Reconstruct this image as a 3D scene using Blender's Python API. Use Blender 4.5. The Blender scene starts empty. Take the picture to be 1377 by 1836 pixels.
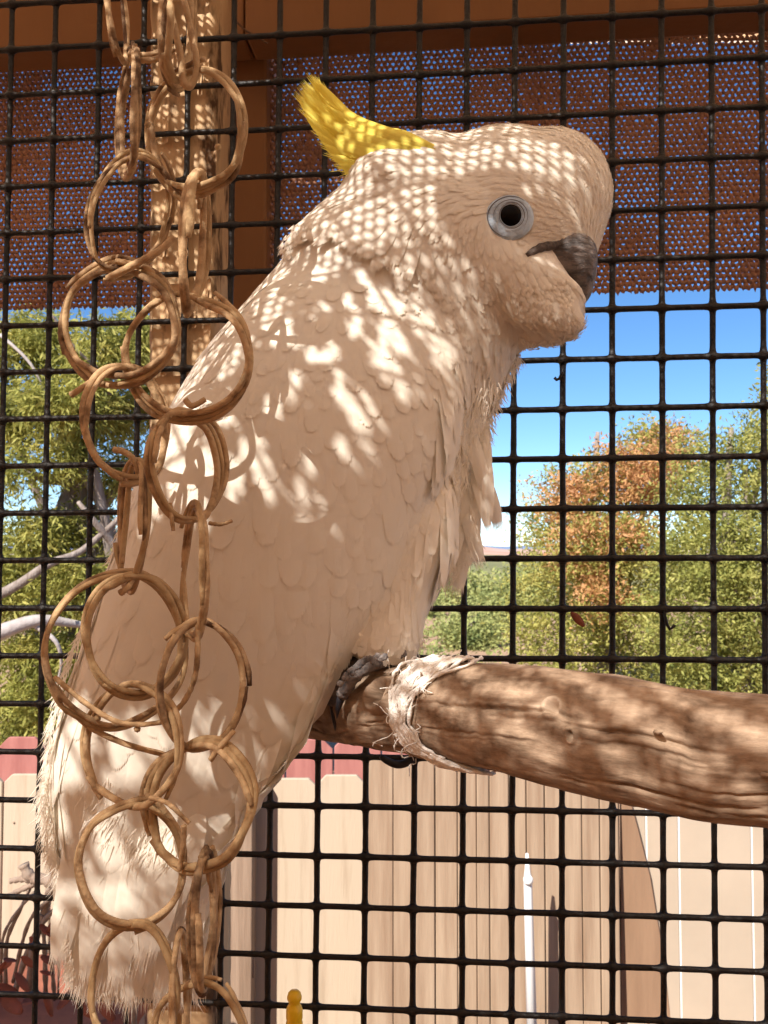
import bpy, bmesh, math, random
import numpy as np
from mathutils import Vector, Matrix, noise
from mathutils.bvhtree import BVHTree
R = math.radians
random.seed(7); rng = np.random.default_rng(7)
S = bpy.context.scene
COL = S.collection

# ------------------------------------------------------------------ camera, sky, sun, exposure
F = 1700.0; PITCH = R(2.76); CAMZ = 1.6
cam_d = bpy.data.cameras.new('camera'); cam = bpy.data.objects.new('camera', cam_d); COL.objects.link(cam)
cam.location = (0, 0, CAMZ); cam.rotation_euler = (R(90) + PITCH, 0, 0)
cam_d.sensor_fit = 'VERTICAL'; cam_d.sensor_height = 24; cam_d.lens = 24 * F / 1836
cam_d.clip_start = 0.02; cam_d.clip_end = 20000
cam_d.dof.use_dof = True; cam_d.dof.focus_distance = 0.52; cam_d.dof.aperture_fstop = 28
S.camera = cam
SUN = Vector((-0.38, -0.64, 0.67)).normalized()          # towards the sun
w = bpy.data.worlds.new("World"); S.world = w; w.use_nodes = True
nt = w.node_tree; bg = nt.nodes['Background']; sky = nt.nodes.new('ShaderNodeTexSky')
sky.sky_type = 'NISHITA'; sky.sun_disc = False; sky.sun_elevation = math.asin(SUN.z)
sky.sun_rotation = math.atan2(SUN.x, SUN.y); sky.altitude = 2600; sky.air_density = 0.85; sky.dust_density = 0.05; sky.ozone_density = 1.5
hsv = nt.nodes.new('ShaderNodeHueSaturation'); hsv.inputs['Saturation'].default_value = 1.22; nt.links.new(sky.outputs[0], hsv.inputs['Color']); nt.links.new(hsv.outputs[0], bg.inputs[0]); bg.inputs[1].default_value = 0.108
sd = bpy.data.lights.new('sun', 'SUN'); sd.energy = 5.0; sd.angle = R(0.36); sd.color = (1.0, 0.945, 0.87)
so = bpy.data.objects.new('sun', sd); COL.objects.link(so)
so.rotation_euler = SUN.to_track_quat('Z', 'Y').to_euler()
S.view_settings.view_transform = 'Standard'; S.view_settings.look = 'None'
S.view_settings.exposure = 0.86; S.view_settings.gamma = 1; S.view_settings.use_curve_mapping = False
try:
    S.cycles.max_bounces = 10; S.cycles.diffuse_bounces = 6; S.cycles.transmission_bounces = 6
except Exception: pass

# ------------------------------------------------------------------ geometry helpers
cp, sp = math.cos(PITCH), math.sin(PITCH)
CX = np.array([1.0, 0, 0]); CU = np.array([0, -sp, cp]); CF = np.array([0, cp, sp]); C0 = np.array([0, 0, CAMZ])
def U(px, py, d):
    return C0 + CX * ((px - 688.5) / F * d) + CU * ((918 - py) / F * d) + CF * d
def proj(p):
    q = np.asarray(p) - C0; d = q @ CF
    return 688.5 + F * (q @ CX) / d, 918 - F * (q @ CU) / d, d

def mk(name, verts, faces, mat, parent=None, smooth=True, uv=None):
    me = bpy.data.meshes.new(name)
    verts = np.asarray(verts, dtype=np.float32).reshape(-1, 3)
    if isinstance(faces, np.ndarray):
        k = faces.shape[1]; n = len(faces)
        me.vertices.add(len(verts)); me.vertices.foreach_set('co', verts.ravel())
        me.loops.add(n * k); me.loops.foreach_set('vertex_index', faces.astype(np.int32).ravel())
        me.polygons.add(n); me.polygons.foreach_set('loop_start', np.arange(0, n * k, k, dtype=np.int32))
        me.polygons.foreach_set('loop_total', np.full(n, k, dtype=np.int32))
        me.update(calc_edges=True); me.validate()
    else:
        me.from_pydata(verts.tolist(), [], faces); me.update()
    if uv is not None:
        l = me.uv_layers.new(name='UVMap'); vi = np.empty(len(me.loops), dtype=np.int32)
        me.loops.foreach_get('vertex_index', vi); l.data.foreach_set('uv', np.asarray(uv, dtype=np.float32)[vi].ravel())
    if smooth: me.polygons.foreach_set('use_smooth', np.ones(len(me.polygons), dtype=bool))
    me.materials.append(mat)
    o = bpy.data.objects.new(name, me); COL.objects.link(o)
    if parent is not None: o.parent = parent; o.matrix_parent_inverse = parent.matrix_basis.inverted()
    return o
def tag(o, label=None, cat=None, group=None, kind=None):
    if label: o['label'] = label
    if cat: o['category'] = cat
    if group: o['group'] = group
    if kind: o['kind'] = kind
    return o
def empty(name, loc, label, cat, group=None):
    o = bpy.data.objects.new(name, None); COL.objects.link(o); o.location = tuple(loc); o.empty_display_size = .05
    return tag(o, label, cat, group)

class MB:
    def __init__(s): s.v = []; s.f = []
    def add(s, v, f):
        b = len(s.v); s.v += [tuple(map(float, p)) for p in v]; s.f += [tuple(i + b for i in q) for q in f]
    def tube(s, pts, rad, n=8, cap=True, flat=1.0):
        pts = [Vector(p) for p in pts]; m = len(pts)
        if not hasattr(rad, '__len__'): rad = [rad] * m
        vs = []; up = None
        for i, p in enumerate(pts):
            t = (pts[min(i + 1, m - 1)] - pts[max(i - 1, 0)]).normalized()
            if up is None:
                up = t.orthogonal().normalized()
            up = (up - t * up.dot(t)).normalized(); b = t.cross(up)
            for k in range(n):
                a = 2 * math.pi * k / n
                vs.append(p + (up * math.cos(a) + b * math.sin(a) * flat) * rad[i])
        fs = [(i * n + k, i * n + (k + 1) % n, (i + 1) * n + (k + 1) % n, (i + 1) * n + k) for i in range(m - 1) for k in range(n)]
        if cap: fs += [tuple(range(n - 1, -1, -1)), tuple((m - 1) * n + k for k in range(n))]
        s.add(vs, fs)
    def box(s, c, x, y, z):   # centre and three half-axis vectors
        c, x, y, z = map(Vector, (c, x, y, z))
        vs = [c + x * a + y * b + z * d for a in (-1, 1) for b in (-1, 1) for d in (-1, 1)]
        s.add(vs, [(0, 1, 3, 2), (4, 6, 7, 5), (0, 4, 5, 1), (2, 3, 7, 6), (0, 2, 6, 4), (1, 5, 7, 3)])
    def prism(s, poly, off):
        n = len(poly); off = Vector(off)
        vs = [Vector(p) for p in poly] + [Vector(p) + off for p in poly]
        s.add(vs, [tuple(range(n)), tuple(range(2 * n - 1, n - 1, -1))] + [(i, i + n, (i + 1) % n + n, (i + 1) % n) for i in range(n)])
    def build(s, name, mat, parent=None, smooth=False):
        o = mk(name, s.v, s.f, mat, parent, smooth); return o
def bevel(o, w=.002, seg=2):
    m = o.modifiers.new('bevel', 'BEVEL'); m.width = w; m.segments = seg; m.limit_method = 'ANGLE'; return o
def spline(P, n):
    P = np.asarray(P, float); m = len(P); out = []
    for t in np.linspace(0, m - 1, n):
        i = min(int(t), m - 2); f = t - i
        a, b, c, d = P[max(i - 1, 0)], P[i], P[i + 1], P[min(i + 2, m - 1)]
        out.append(.5 * ((2 * b) + (c - a) * f + (2 * a - 5 * b + 4 * c - d) * f * f + (3 * b - a - 3 * c + d) * f ** 3))
    return np.array(out)

# ------------------------------------------------------------------ materials
def mat(name, col, rough=.7, col2=None, nscale=20, bump=.0, bscale=None, stretch=None, spec=.3, detail=6, mixpos=(.35, .65), sub=0, extra=None, bdist=.002):
    m = bpy.data.materials.new(name); m.use_nodes = True; N = m.node_tree.nodes; L = m.node_tree.links
    b = N['Principled BSDF']; b.inputs['Roughness'].default_value = rough; b.inputs['Specular IOR Level'].default_value = spec
    b.inputs['Base Color'].default_value = (*col, 1)
    tc = N.new('ShaderNodeTexCoord'); vec = tc.outputs['Object']
    if stretch:
        mp = N.new('ShaderNodeMapping'); mp.inputs['Scale'].default_value = stretch; L.new(vec, mp.inputs[0]); vec = mp.outputs[0]
    if col2 or extra:
        n = N.new('ShaderNodeTexNoise'); n.inputs['Scale'].default_value = nscale; n.inputs['Detail'].default_value = detail; n.inputs['Roughness'].default_value = .6
        L.new(vec, n.inputs['Vector'])
        r = N.new('ShaderNodeValToRGB'); r.color_ramp.elements[0].position = mixpos[0]; r.color_ramp.elements[1].position = mixpos[1]
        r.color_ramp.elements[0].color = (*col, 1); r.color_ramp.elements[1].color = (*(col2 or col), 1)
        if extra:
            for p, c in extra:
                e = r.color_ramp.elements.new(p); e.color = (*c, 1)
        L.new(n.outputs['Fac'], r.inputs[0]); L.new(r.outputs[0], b.inputs['Base Color'])
    if bump:
        n2 = N.new('ShaderNodeTexNoise'); n2.inputs['Scale'].default_value = bscale or nscale * 3; n2.inputs['Detail'].default_value = 6
        L.new(vec, n2.inputs['Vector']); bp = N.new('ShaderNodeBump'); bp.inputs['Strength'].default_value = bump; bp.inputs['Distance'].default_value = bdist
        L.new(n2.outputs['Fac'], bp.inputs['Height']); L.new(bp.outputs[0], b.inputs['Normal'])
    return m
def add_translucent(m, col, fac):
    N = m.node_tree.nodes; L = m.node_tree.links; out = N['Material Output']; b = N['Principled BSDF']
    t = N.new('ShaderNodeBsdfTranslucent'); t.inputs[0].default_value = (*col, 1)
    x = N.new('ShaderNodeMixShader'); x.inputs[0].default_value = fac
    L.new(b.outputs[0], x.inputs[1]); L.new(t.outputs[0], x.inputs[2]); L.new(x.outputs[0], out.inputs[0]); return m

M = {}
M['wire'] = mat('black_coated_wire', (.0045, .004, .004), .5, (.012, .010, .009), 60, bump=.6, bscale=260, spec=.3)
M['beam'] = mat('tan_painted_board', (.22, .105, .042), .6, (.17, .08, .03), 6, bump=.25, bscale=90, stretch=(1, 1, .3))
M['peel'] = mat('peeling_post_paint', (.07, .035, .015), .8, (.50, .34, .19), 26, bump=.9, bscale=70, stretch=(1, 1, .35), mixpos=(.36, .44), extra=[(.62, (.42, .27, .14)), (.72, (.6, .45, .29))], bdist=.004)
M['cloth'] = add_translucent(mat('brown_shade_cloth', (.38, .20, .12), .75, (.26, .13, .08), 9), (.34, .17, .09), .2)
M['roofcloth'] = add_translucent(mat('tan_roof_cloth', (.60, .40, .23), .8, (.55, .36, .2), 9), (.98, .74, .52), .86)
M['log'] = None
M['tan'] = mat('tan_fence_paint', (.48, .38, .275), .75, (.34, .25, .17), 7, bump=.5, bscale=60, stretch=(5, 5, .35), mixpos=(.5, .85))
M['tan2'] = mat('weathered_tan_board', (.27, .175, .11), .8, (.43, .315, .215), 5, bump=.5, bscale=50, stretch=(6, 6, .35), mixpos=(.3, .7))
M['tan3'] = mat('pale_panel_paint', (.47, .375, .28), .6, (.42, .335, .25), 3, bump=.15, bscale=40)
M['board'] = mat('shadow_brown', (.25, .15, .09), .85, (.31, .19, .115), 4, bump=.3, bscale=40, stretch=(5, 5, .4))  # tone of the diagonal cast shadow on the panel fence
M['gap'] = mat('dark_wood_backing', (.10, .06, .04), .9)
M['red'] = mat('faded_red_paint', (.42, .17, .14), .75, (.33, .12, .10), 6, bump=.3, bscale=60, stretch=(4, 4, .5))
M['wood'] = mat('grey_brown_weathered_wood', (.20, .13, .085), .85, (.33, .23, .16), 6, bump=.8, bscale=40, stretch=(8, 8, .35), mixpos=(.3, .65))
M['white'] = mat('white_pole_paint', (.82, .82, .80), .35)
M['yellow'] = mat('yellow_plastic', (.75, .50, .01), .3, spec=.5)
M['rubber'] = mat('black_rubber', (.015, .015, .017), .45, bump=.3, bscale=300)
M['dirt'] = mat('red_dirt_ground', (.34, .20, .12), .95, (.46, .30, .19), 1.2, bump=.6, bscale=30, bdist=.02)
M['terra'] = mat('terracotta', (.34, .12, .07), .85, (.22, .08, .05), 14, bump=.6, bscale=80)
M['twig'] = mat('grey_dry_twig', (.22, .15, .11), .85, (.33, .25, .19), 40, bump=.5, bscale=200)
M['redleaf'] = mat('dry_red_leaf', (.28, .08, .04), .75, (.20, .06, .03), 30)
M['bounce'] = mat('tan_bounce_wall', (.66, .46, .30), .9, (.6, .42, .27), 3, bump=.4, bscale=120)

# ------------------------------------------------------------------ mesh plane of the far cage wall
HM = np.array([[78.01518102853557, -1.909322959534921, 20.37166414033009], [-4.739932993428973, 81.47148740480638, 89.69201378577544], [-0.004423649870832661, -0.00175098218390161, 1.0]])
def rotm(a, b, c):
    ca, sa, cb, sb, cc, sc = math.cos(a), math.sin(a), math.cos(b), math.sin(b), math.cos(c), math.sin(c)
    return np.array([[cc, -sc, 0], [sc, cc, 0], [0, 0, 1]]) @ np.array([[cb, 0, sb], [0, 1, 0], [-sb, 0, cb]]) @ np.array([[1, 0, 0], [0, ca, -sa], [0, sa, ca]])
RP = rotm(R(-2.2552), R(-5.7014), R(.0488)); TP = np.array([-.0128886, .00171289, -.74285])
c2w = np.stack([CX, CU, -CF], 1)
PN = c2w @ RP[:, 2]; PO = C0 + c2w @ TP; PU = c2w @ RP[:, 0]; PV = c2w @ RP[:, 1]; PW = -PN   # PW points away from the camera
def MP(px, py, wo=0.0):
    dv = U(px, py, 1.0) - C0; o = PO + PW * wo
    return C0 + dv * (((o - C0) @ PN) / (dv @ PN))
def grid(c, r):
    q = HM @ np.array([c, r, 1.0]); return q[0] / q[2], q[1] / q[2]

# ------------------------------------------------------------------ ground, hills
def sheet(name, pts, m):
    b = MB(); b.add(pts, [tuple(range(len(pts)))]); return tag(b.build(name, m), kind='structure')
sheet('ground', [(-6000, -6000, 0), (6000, -6000, 0), (6000, 9000, 0), (-6000, 9000, 0)], M['dirt'])
M['scrub'] = mat('scrub_hill', (.16, .17, .07), .95, (.30, .24, .13), .05, bump=.4, bscale=.3, bdist=1)
M['redrock'] = mat('red_rock', (.50, .27, .19), .95, (.62, .50, .42), .004, mixpos=(.4, .6), bump=.5, bscale=.02, bdist=8)
M['farrock'] = mat('haze_blue_ridge', (.20, .26, .38), .95)  # distance haze is put into this bluish colour
def ridge(name, d, x0, x1, zf, m, depth, nx=60, ny=10, rough=.12):
    V = []; 
    for j in range(ny):
        t = j / (ny - 1)
        for i in range(nx):
            x = x0 + (x1 - x0) * i / (nx - 1)
            h = zf(x) * math.sin(math.pi * min(t * 1.0, 1)) ** .8 if 0 < j < ny - 1 else -2
            h += rough * zf(x) * noise.noise((x * 6 / (x1 - x0) * 3, t * 4, d * .1)) if 0 < j < ny - 1 else 0
            V.append((x, d + depth * t, h))
    Fc = [(j * nx + i, j * nx + i + 1, (j + 1) * nx + i + 1, (j + 1) * nx + i) for j in range(ny - 1) for i in range(nx - 1)]
    return tag(mk(name, V, Fc, m), kind='structure')
ridge('scrub_hill', 34, -60, 60, lambda x: 1.5 + .35 * math.sin(x * .21), M['scrub'], 60, rough=.25)
ridge('red_rock_mesa', 900, -700, 700, lambda x: 11 + 5 * math.exp(-((x - 95) / 40) ** 2) + 3 * noise.noise((x * .02, 0, 0)), M['redrock'], 500, 160, 14)
ridge('far_ridge', 4200, -3200, 3200, lambda x: 68 + 20 * noise.noise((x * .0025, 3, 0)), M['farrock'], 1500, 200, 8)

# ------------------------------------------------------------------ trees
def leafmat(name, cols, scale, tr=.25):
    m = bpy.data.materials.new(name); m.use_nodes = True; N = m.node_tree.nodes; L = m.node_tree.links
    b = N['Principled BSDF']; b.inputs['Roughness'].default_value = .65; b.inputs['Specular IOR Level'].default_value = .25
    tc = N.new('ShaderNodeTexCoord'); n = N.new('ShaderNodeTexNoise'); n.inputs['Scale'].default_value = scale; n.inputs['Detail'].default_value = 5; n.inputs['Roughness'].default_value = .75
    L.new(tc.outputs['Object'], n.inputs['Vector']); r = N.new('ShaderNodeValToRGB'); e = r.color_ramp.elements
    k = len(cols)
    e[0].position = .32; e[0].color = (*cols[0], 1); e[1].position = .68; e[1].color = (*cols[-1], 1)
    for i in range(1, k - 1):
        q = e.new(.32 + .36 * i / (k - 1)); q.color = (*cols[i], 1)
    L.new(n.outputs['Fac'], r.inputs[0]); L.new(r.outputs[0], b.inputs['Base Color'])
    t = N.new('ShaderNodeBsdfTranslucent'); L.new(r.outputs[0], t.inputs[0]); x = N.new('ShaderNodeMixShader'); x.inputs[0].default_value = tr
    L.new(b.outputs[0], x.inputs[1]); L.new(t.outputs[0], x.inputs[2]); L.new(x.outputs[0], N['Material Output'].inputs[0]); return m
M['bark'] = mat('juniper_bark', (.20, .15, .12), .9, (.34, .28, .24), 12, bump=.8, bscale=40, stretch=(3, 3, .5), bdist=.01)
M['palebark'] = mat('bleached_branch', (.52, .46, .42), .85, (.36, .30, .27), 14, bump=.6, bscale=60, bdist=.006)
M['l_green'] = leafmat('juniper_leaf_green', [(.12, .15, .04), (.36, .36, .09), (.60, .54, .18)], 5, .4)
M['l_orange'] = leafmat('juniper_leaf_orange', [(.14, .17, .045), (.42, .40, .10), (.66, .57, .19)], 4, .4)
M['l_rust'] = leafmat('rusty_juniper_tip', [(.34, .24, .08), (.66, .36, .15), (.75, .42, .22)], 5, .4)
M['l_pine'] = leafmat('pine_needle', [(.08, .10, .025), (.36, .35, .08), (.70, .61, .18)], 6, .42)
M['l_far'] = leafmat('far_tree_leaf', [(.15, .20, .07), (.34, .36, .12), (.52, .48, .18)], 1.4, .3)
def leaves(blobs, n, size, clump=.18, perc=44, droop=.0, asp=.5):
    """n leaf sprigs in small clumps scattered through ellipsoid blobs"""
    vol = np.array([b[3] * b[4] * b[5] for b in blobs]) ** .8; vol /= vol.sum()
    nc = n // perc; bi = rng.choice(len(blobs), nc, p=vol); B = np.array(blobs)[bi]
    dv = rng.normal(size=(nc, 3)); dv /= np.linalg.norm(dv, axis=1)[:, None]
    rr = rng.random(nc) ** .36
    cc = B[:, :3] + dv * rr[:, None] * B[:, 3:6]
    cs = clump * (.5 + rng.random(nc))
    P = np.repeat(cc, perc, 0); s = np.repeat(cs, perc)
    off = rng.normal(size=(len(P), 3)) * s[:, None] * np.array([.55, .55, .38])
    P = P + off; m = len(P)
    A = rng.normal(size=(m, 3)) * .8 + off / (s[:, None] + 1e-6) * .9; A[:, 2] -= droop; A /= np.linalg.norm(A, axis=1)[:, None]
    Bv = np.cross(A, rng.normal(size=(m, 3))); Bv /= np.linalg.norm(Bv, axis=1)[:, None]
    Cv = np.cross(A, Bv); L = size * (.6 + .8 * rng.random(m))[:, None]; W = L * asp
    V = np.stack([P, P + A * L * .5 + Bv * W * .5 + Cv * W * .15, P + A * L, P + A * L * .5 - Bv * W * .5 + Cv * W * .15], 1).reshape(-1, 3)
    return V, np.arange(m * 4).reshape(-1, 4)
def tree(name, base, blobs, n, size, lm, label, group=None, extra=None, clump=.18, trunk_r=.12, bark='bark', droop=0, limbs=7, asp=.5, cat='tree'):
    e = empty(name, base, label, cat, group); base = Vector(base)
    top = max(b[2] for b in blobs); cx = np.mean([b[0] for b in blobs]); cy = np.mean([b[1] for b in blobs])
    t = MB(); P = [base, base.lerp(Vector((cx, cy, top)), .3) + Vector((.08, 0, 0)), base.lerp(Vector((cx, cy, top)), .65) - Vector((.07, 0, 0)), Vector((cx, cy, top))]
    P = spline([list(p) for p in P], 12); t.tube(P, [trunk_r * (1 - .8 * i / 11) for i in range(12)], 9)
    t.build('trunk', M[bark], e, True)
    for k in range(min(limbs, len(blobs))):
        b = blobs[k]; s = P[2 + int(7 * random.random())]; tt = MB(); q = Vector(b[:3]) + Vector((random.uniform(-.3, .3) * b[3], 0, .2 * b[5]))
        mid = Vector(s).lerp(q, .5) + Vector((random.uniform(-.1, .1), random.uniform(-.1, .1), random.uniform(-.05, .2)))
        pp = spline([list(s), list(mid), list(q)], 9); tt.tube(pp, [trunk_r * .4 * (1 - .8 * i / 8) + .004 for i in range(9)], 6)
        tt.build('limb', M[bark], e, True)
    V, Fc = leaves(blobs, n, size, clump, droop=droop, asp=asp)
    mk('crown', V, Fc, lm, e, False)
    if extra:
        V, Fc = leaves(extra[0], extra[1], size, clump, asp=asp); mk('rusty_foliage', V, Fc, extra[2], e, False)
    return e
def pxblob(px, py, rpx, rpy, d, dd=1.0):
    c = U(px, py, d); return (c[0], c[1], c[2], rpx / F * d, rpx / F * d * dd, rpy / F * d)
# right-hand junipers
def crown_blobs(spec, d): return [pxblob(x, y, rx, ry, d + dd) for x, y, rx, ry, dd in spec]
b1 = crown_blobs([(1150, 850, 95, 75, 0), (1215, 800, 55, 45, .3), (1010, 900, 70, 70, .2), (985, 850, 22, 40, .1), (1040, 980, 110, 80, -.4), (1150, 980, 110, 90, 0), (990, 1060, 85, 80, .2), (1100, 1090, 110, 90, -.4), (950, 960, 40, 50, .3), (1020, 1150, 110, 70, 0), (1150, 1180, 100, 90, 0), (1060, 860, 40, 40, .2), (1175, 775, 45, 25, .1), (1000, 1260, 120, 80, -.3), (1120, 1280, 120, 80, -.2)], 11)
g = U(1080, 1000, 11); tree('juniper_tree', (g[0], g[1], 0), b1, 46000, .055, M['l_orange'], 'juniper with orange tipped yellow green crown beyond the wire mesh, right of the cockatoo', clump=.17, asp=.4, extra=(crown_blobs([(1150, 845, 95, 55, -.3), (1010, 895, 50, 45, -.3), (1200, 795, 50, 35, 0), (1040, 960, 50, 30, -.6), (1110, 960, 60, 40, -.5), (1050, 1000, 60, 40, -.5), (1080, 1070, 50, 40, -.8)], 11), 13000, M['l_rust']))
b2 = crown_blobs([(1330, 850, 75, 80, 0), (1250, 905, 70, 80, .4), (1370, 770, 40, 40, .2), (1350, 970, 95, 90, -.3), (1250, 1010, 90, 80, 0), (1330, 1080, 100, 90, -.3), (1240, 1130, 100, 90, 0), (1370, 1180, 90, 80, -.2), (1430, 900, 80, 160, 0), (1265, 820, 40, 40, .2), (1290, 1200, 90, 60, 0), (1250, 1290, 120, 80, 0), (1390, 1290, 100, 80, 0)], 9)
g = U(1320, 1000, 9); tree('juniper_tree', (g[0], g[1], 0), b2, 56000, .048, M['l_green'], 'dense green juniper at the right edge beyond the wire mesh', clump=.15, asp=.4)
b2b = crown_blobs([(1405, 700, 42, 60, 0), (1420, 800, 60, 80, 0), (1440, 950, 70, 120, 0)], 13)
g = U(1430, 1000, 13); tree('juniper_tree', (g[0], g[1], 0), b2b, 7000, .07, M['l_green'], 'tall narrow juniper whose branch tip shows against the sky at the far right edge', clump=.13, limbs=3)
# slope of bushes seen between cockatoo and junipers
far_specs = [(770, 1110, 80, 62, 26), (850, 1085, 70, 50, 30), (905, 1130, 60, 60, 22), (820, 1160, 95, 45, 20), (700, 1120, 90, 60, 27), (930, 1070, 60, 50, 32), (600, 1270, 100, 60, 12), (760, 1230, 110, 70, 14), (430, 1240, 120, 80, 13), (900, 1240, 90, 60, 15), (1180, 1170, 200, 60, 24), (1000, 1140, 120, 60, 27), (600, 1130, 90, 60, 24), (840, 1140, 50, 40, 17)]
far_lab = ['pale green bush on the slope just right of the cockatoo thigh', 'small round green bush highest on the far slope', 'yellow green bush on the slope left of the orange juniper', 'low spreading bush on the slope just above the perch log', 'bush on the slope hidden mostly behind the cockatoo', 'faint distant bush on the slope under the mesa', 'low bush just above the red fence left of the log end', 'bush above the red fence behind the string on the log', 'bush hidden behind the cockatoo tail above the red fence', 'bush behind the middle of the log', 'broad bush glimpsed through the green juniper', 'bush glimpsed through the orange tipped juniper', 'far bush behind the cockatoo belly', 'small dark green bush in the middle of the slope']
for (x, y, rx, ry, d), lb in zip(far_specs, far_lab):
    bl = [pxblob(x + random.uniform(-.6, .6) * rx, y + random.uniform(-.5, .5) * ry, rx * .6, ry * .6, d + random.uniform(-.5, .5)) for _ in range(6)]
    g = U(x, y, d); tree('bush', (g[0], g[1], 0), bl, 5000, .0055 * d * .9, M['l_far'], lb, 'bushes on the slope beyond the fence', clump=.02 * d, trunk_r=.07, limbs=3, cat='bush')
# left pine
b3 = [pxblob(x, y, rx, ry, d) for x, y, rx, ry, d in [(60, 620, 75, 50, 5.6), (190, 625, 60, 45, 5.4), (120, 720, 75, 45, 5.3), (30, 760, 45, 55, 5.6), (200, 750, 55, 45, 5.7), (110, 820, 55, 35, 5.4), (20, 850, 35, 35, 5.3), (215, 850, 40, 35, 5.6), (60, 960, 45, 40, 5.4), (150, 960, 55, 60, 5.7), (30, 1050, 60, 45, 5.5), (150, 1060, 75, 50, 5.4), (70, 1170, 60, 35, 5.6), (170, 1180, 70, 55, 5.5), (60, 1260, 70, 50, 5.5), (170, 1270, 70, 40, 5.4), (-60, 700, 60, 90, 5.6), (-60, 1000, 60, 110, 5.6), (260, 600, 50, 40, 5.6), (280, 1100, 60, 100, 5.8), (290, 700, 50, 80, 5.9), (100, 1330, 120, 25, 5.7)]]
g = U(250, 1000, 5.8)
pt = tree('pine_tree', (g[0], g[1], 0), b3, 96000, .05, M['l_pine'], 'big yellow green pine with drooping needles on the left beyond the wire mesh', clump=.12, trunk_r=.12, limbs=16, droop=.5, asp=.22)
for pl, r0, r1, mt in [([(-80, 1165, 4.9), (10, 1130, 4.95), (70, 1112, 5.0), (130, 1118, 5.1), (175, 1125, 5.2)], .050, .012, 'palebark'), ([(60, 1120, 5.0), (100, 1150, 5.0), (110, 1190, 5.05), (100, 1230, 5.1)], .016, .004, 'palebark'), ([(140, 900, 5.2), (165, 930, 5.2), (210, 985, 5.3), (250, 1040, 5.4)], .012, .03, 'bark'), ([(-40, 1085, 5.1), (30, 1050, 5.1), (90, 1010, 5.1), (150, 985, 5.2), (240, 905, 5.3)], .03, .014, 'bark'), ([(0, 600, 5.1), (60, 660, 5.1), (100, 760, 5.2)], .01, .006, 'palebark'), ([(90, 560, 5.1), (150, 640, 5.2), (240, 700, 5.4)], .007, .01, 'bark')]:
    t = MB(); P = spline([list(U(*p)) for p in pl], 16); t.tube(P, [r0 + (r1 - r0) * i / 15 for i in range(16)], 8); t.build('branch', M[mt], pt, True)
b4 = [pxblob(x, y, 70, 60, 15) for x, y in [(0, 1120), (100, 1090), (200, 1130), (60, 1230), (180, 1240), (280, 1180), (-60, 1200), (120, 1290), (20, 1300)]]
g = U(80, 1100, 15); tree('grey_green_tree', (g[0], g[1], 0), b4, 12000, .07, M['l_far'], 'pale grey green tree standing behind the left pine', clump=.22, limbs=4)

# ------------------------------------------------------------------ fences
def picket(x0, x1, ytop, d, m, parent, dog=14, skew=0.0, z0=0.0, lab=None, thick=.018, w2=None):
    pl, pr = U(x0, ytop, d), U(x1, ytop, d + skew); zt = pl[2]; g = dog / F * d
    if dog: poly = [(pl[0], pl[1], z0), (pr[0], pr[1], z0), (pr[0], pr[1], zt - g), (pr[0] - g, pr[1], zt), (pl[0] + g, pl[1], zt), (pl[0], pl[1], zt - g)]
    else: poly = [(pl[0], pl[1], z0), (pr[0], pr[1], z0), (pr[0], pr[1], zt), (pl[0], pl[1], zt)]
    b = MB(); b.prism(poly, (0, thick, 0)); o = b.build('picket', m, parent); bevel(o, .0025, 1)
    return o
def rail(x0, x1, z, d0, m, parent, h=.04):
    a, c = U(x0, 1000, d0), U(x1, 1000, d0); b = MB(); b.box(((a[0] + c[0]) / 2, a[1] + .115, z), ((c[0] - a[0]) / 2, 0, 0), (0, .02, 0), (0, 0, h)); o = b.build('rail', m, parent); return o
e = empty('picket_fence', (-.6, 3.2, 0), 'sunlit tan dog eared picket fence behind the mesh, left of the darker boards', 'fence')
xs = [-260, -170, -82, 6, 93, 180, 267, 354, 442, 482, 569, 655]
for i in range(len(xs) - 1):
    picket(xs[i] + 1.5 if i != 7 else 354, (xs[i + 1] if i != 7 else 480) - 1.5, 1392 + random.uniform(-5, 5), 3.1 + random.uniform(-.004, .004), M['tan'], e)
for z in (.25, .7): rail(-260, 655, z, 3.1, M['tan'], e)
# nails on the pickets
for (x, y) in [(462, 1552), (506, 1553), (463, 1690), (470, 1612), (25, 1475), (510, 1560), (598, 1600)]:
    c = U(x, y, 3.092); b = MB(); b.tube([c, c - CF * .002], .0035, 8); b.build('nail', M['wood'], e, True)
e = empty('picket_fence', (-.4, 3.8, 0), 'faded red picket fence whose tops show above the tan pickets', 'fence')
for i in range(15):
    x = -262 + i * 86; picket(x + 1.5, x + 84.5, 1325 + random.uniform(-4, 4), 3.75, M['red'], e, dog=18)
rail(-262, 1000, .6, 3.75, M['red'], e)
e = empty('board_fence', (.4, 3.2, 0), 'weathered tan fence of narrow dark jointed boards under the perch log', 'fence')
xs = [657, 705, 744, 780, 820, 854, 877, 912, 943, 976, 1010, 1042, 1074, 1109]
for i in range(len(xs) - 1):
    w = random.choice([1.0, 1.6, 2.4]); picket(xs[i] + w * .5, xs[i + 1] - w * .5, 1360 + random.uniform(-3, 3), 2.98 + i * .006 + random.uniform(-.003, .003), M['tan2'], e, dog=3, skew=.006)
a, c = U(657, 1372, 3.03), U(1109, 1372, 3.11); b = MB(); b.prism([(a[0], a[1], .0), (c[0], c[1], .0), (c[0], c[1], c[2]), (a[0], a[1], a[2])], (0, .02, 0)); b.build('backing_board', M['gap'], e)
e = empty('panel_fence', (1, 3.3, 0), 'pale smooth tan fence panel with thin vertical seams below the perch log at right', 'fence')
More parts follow.
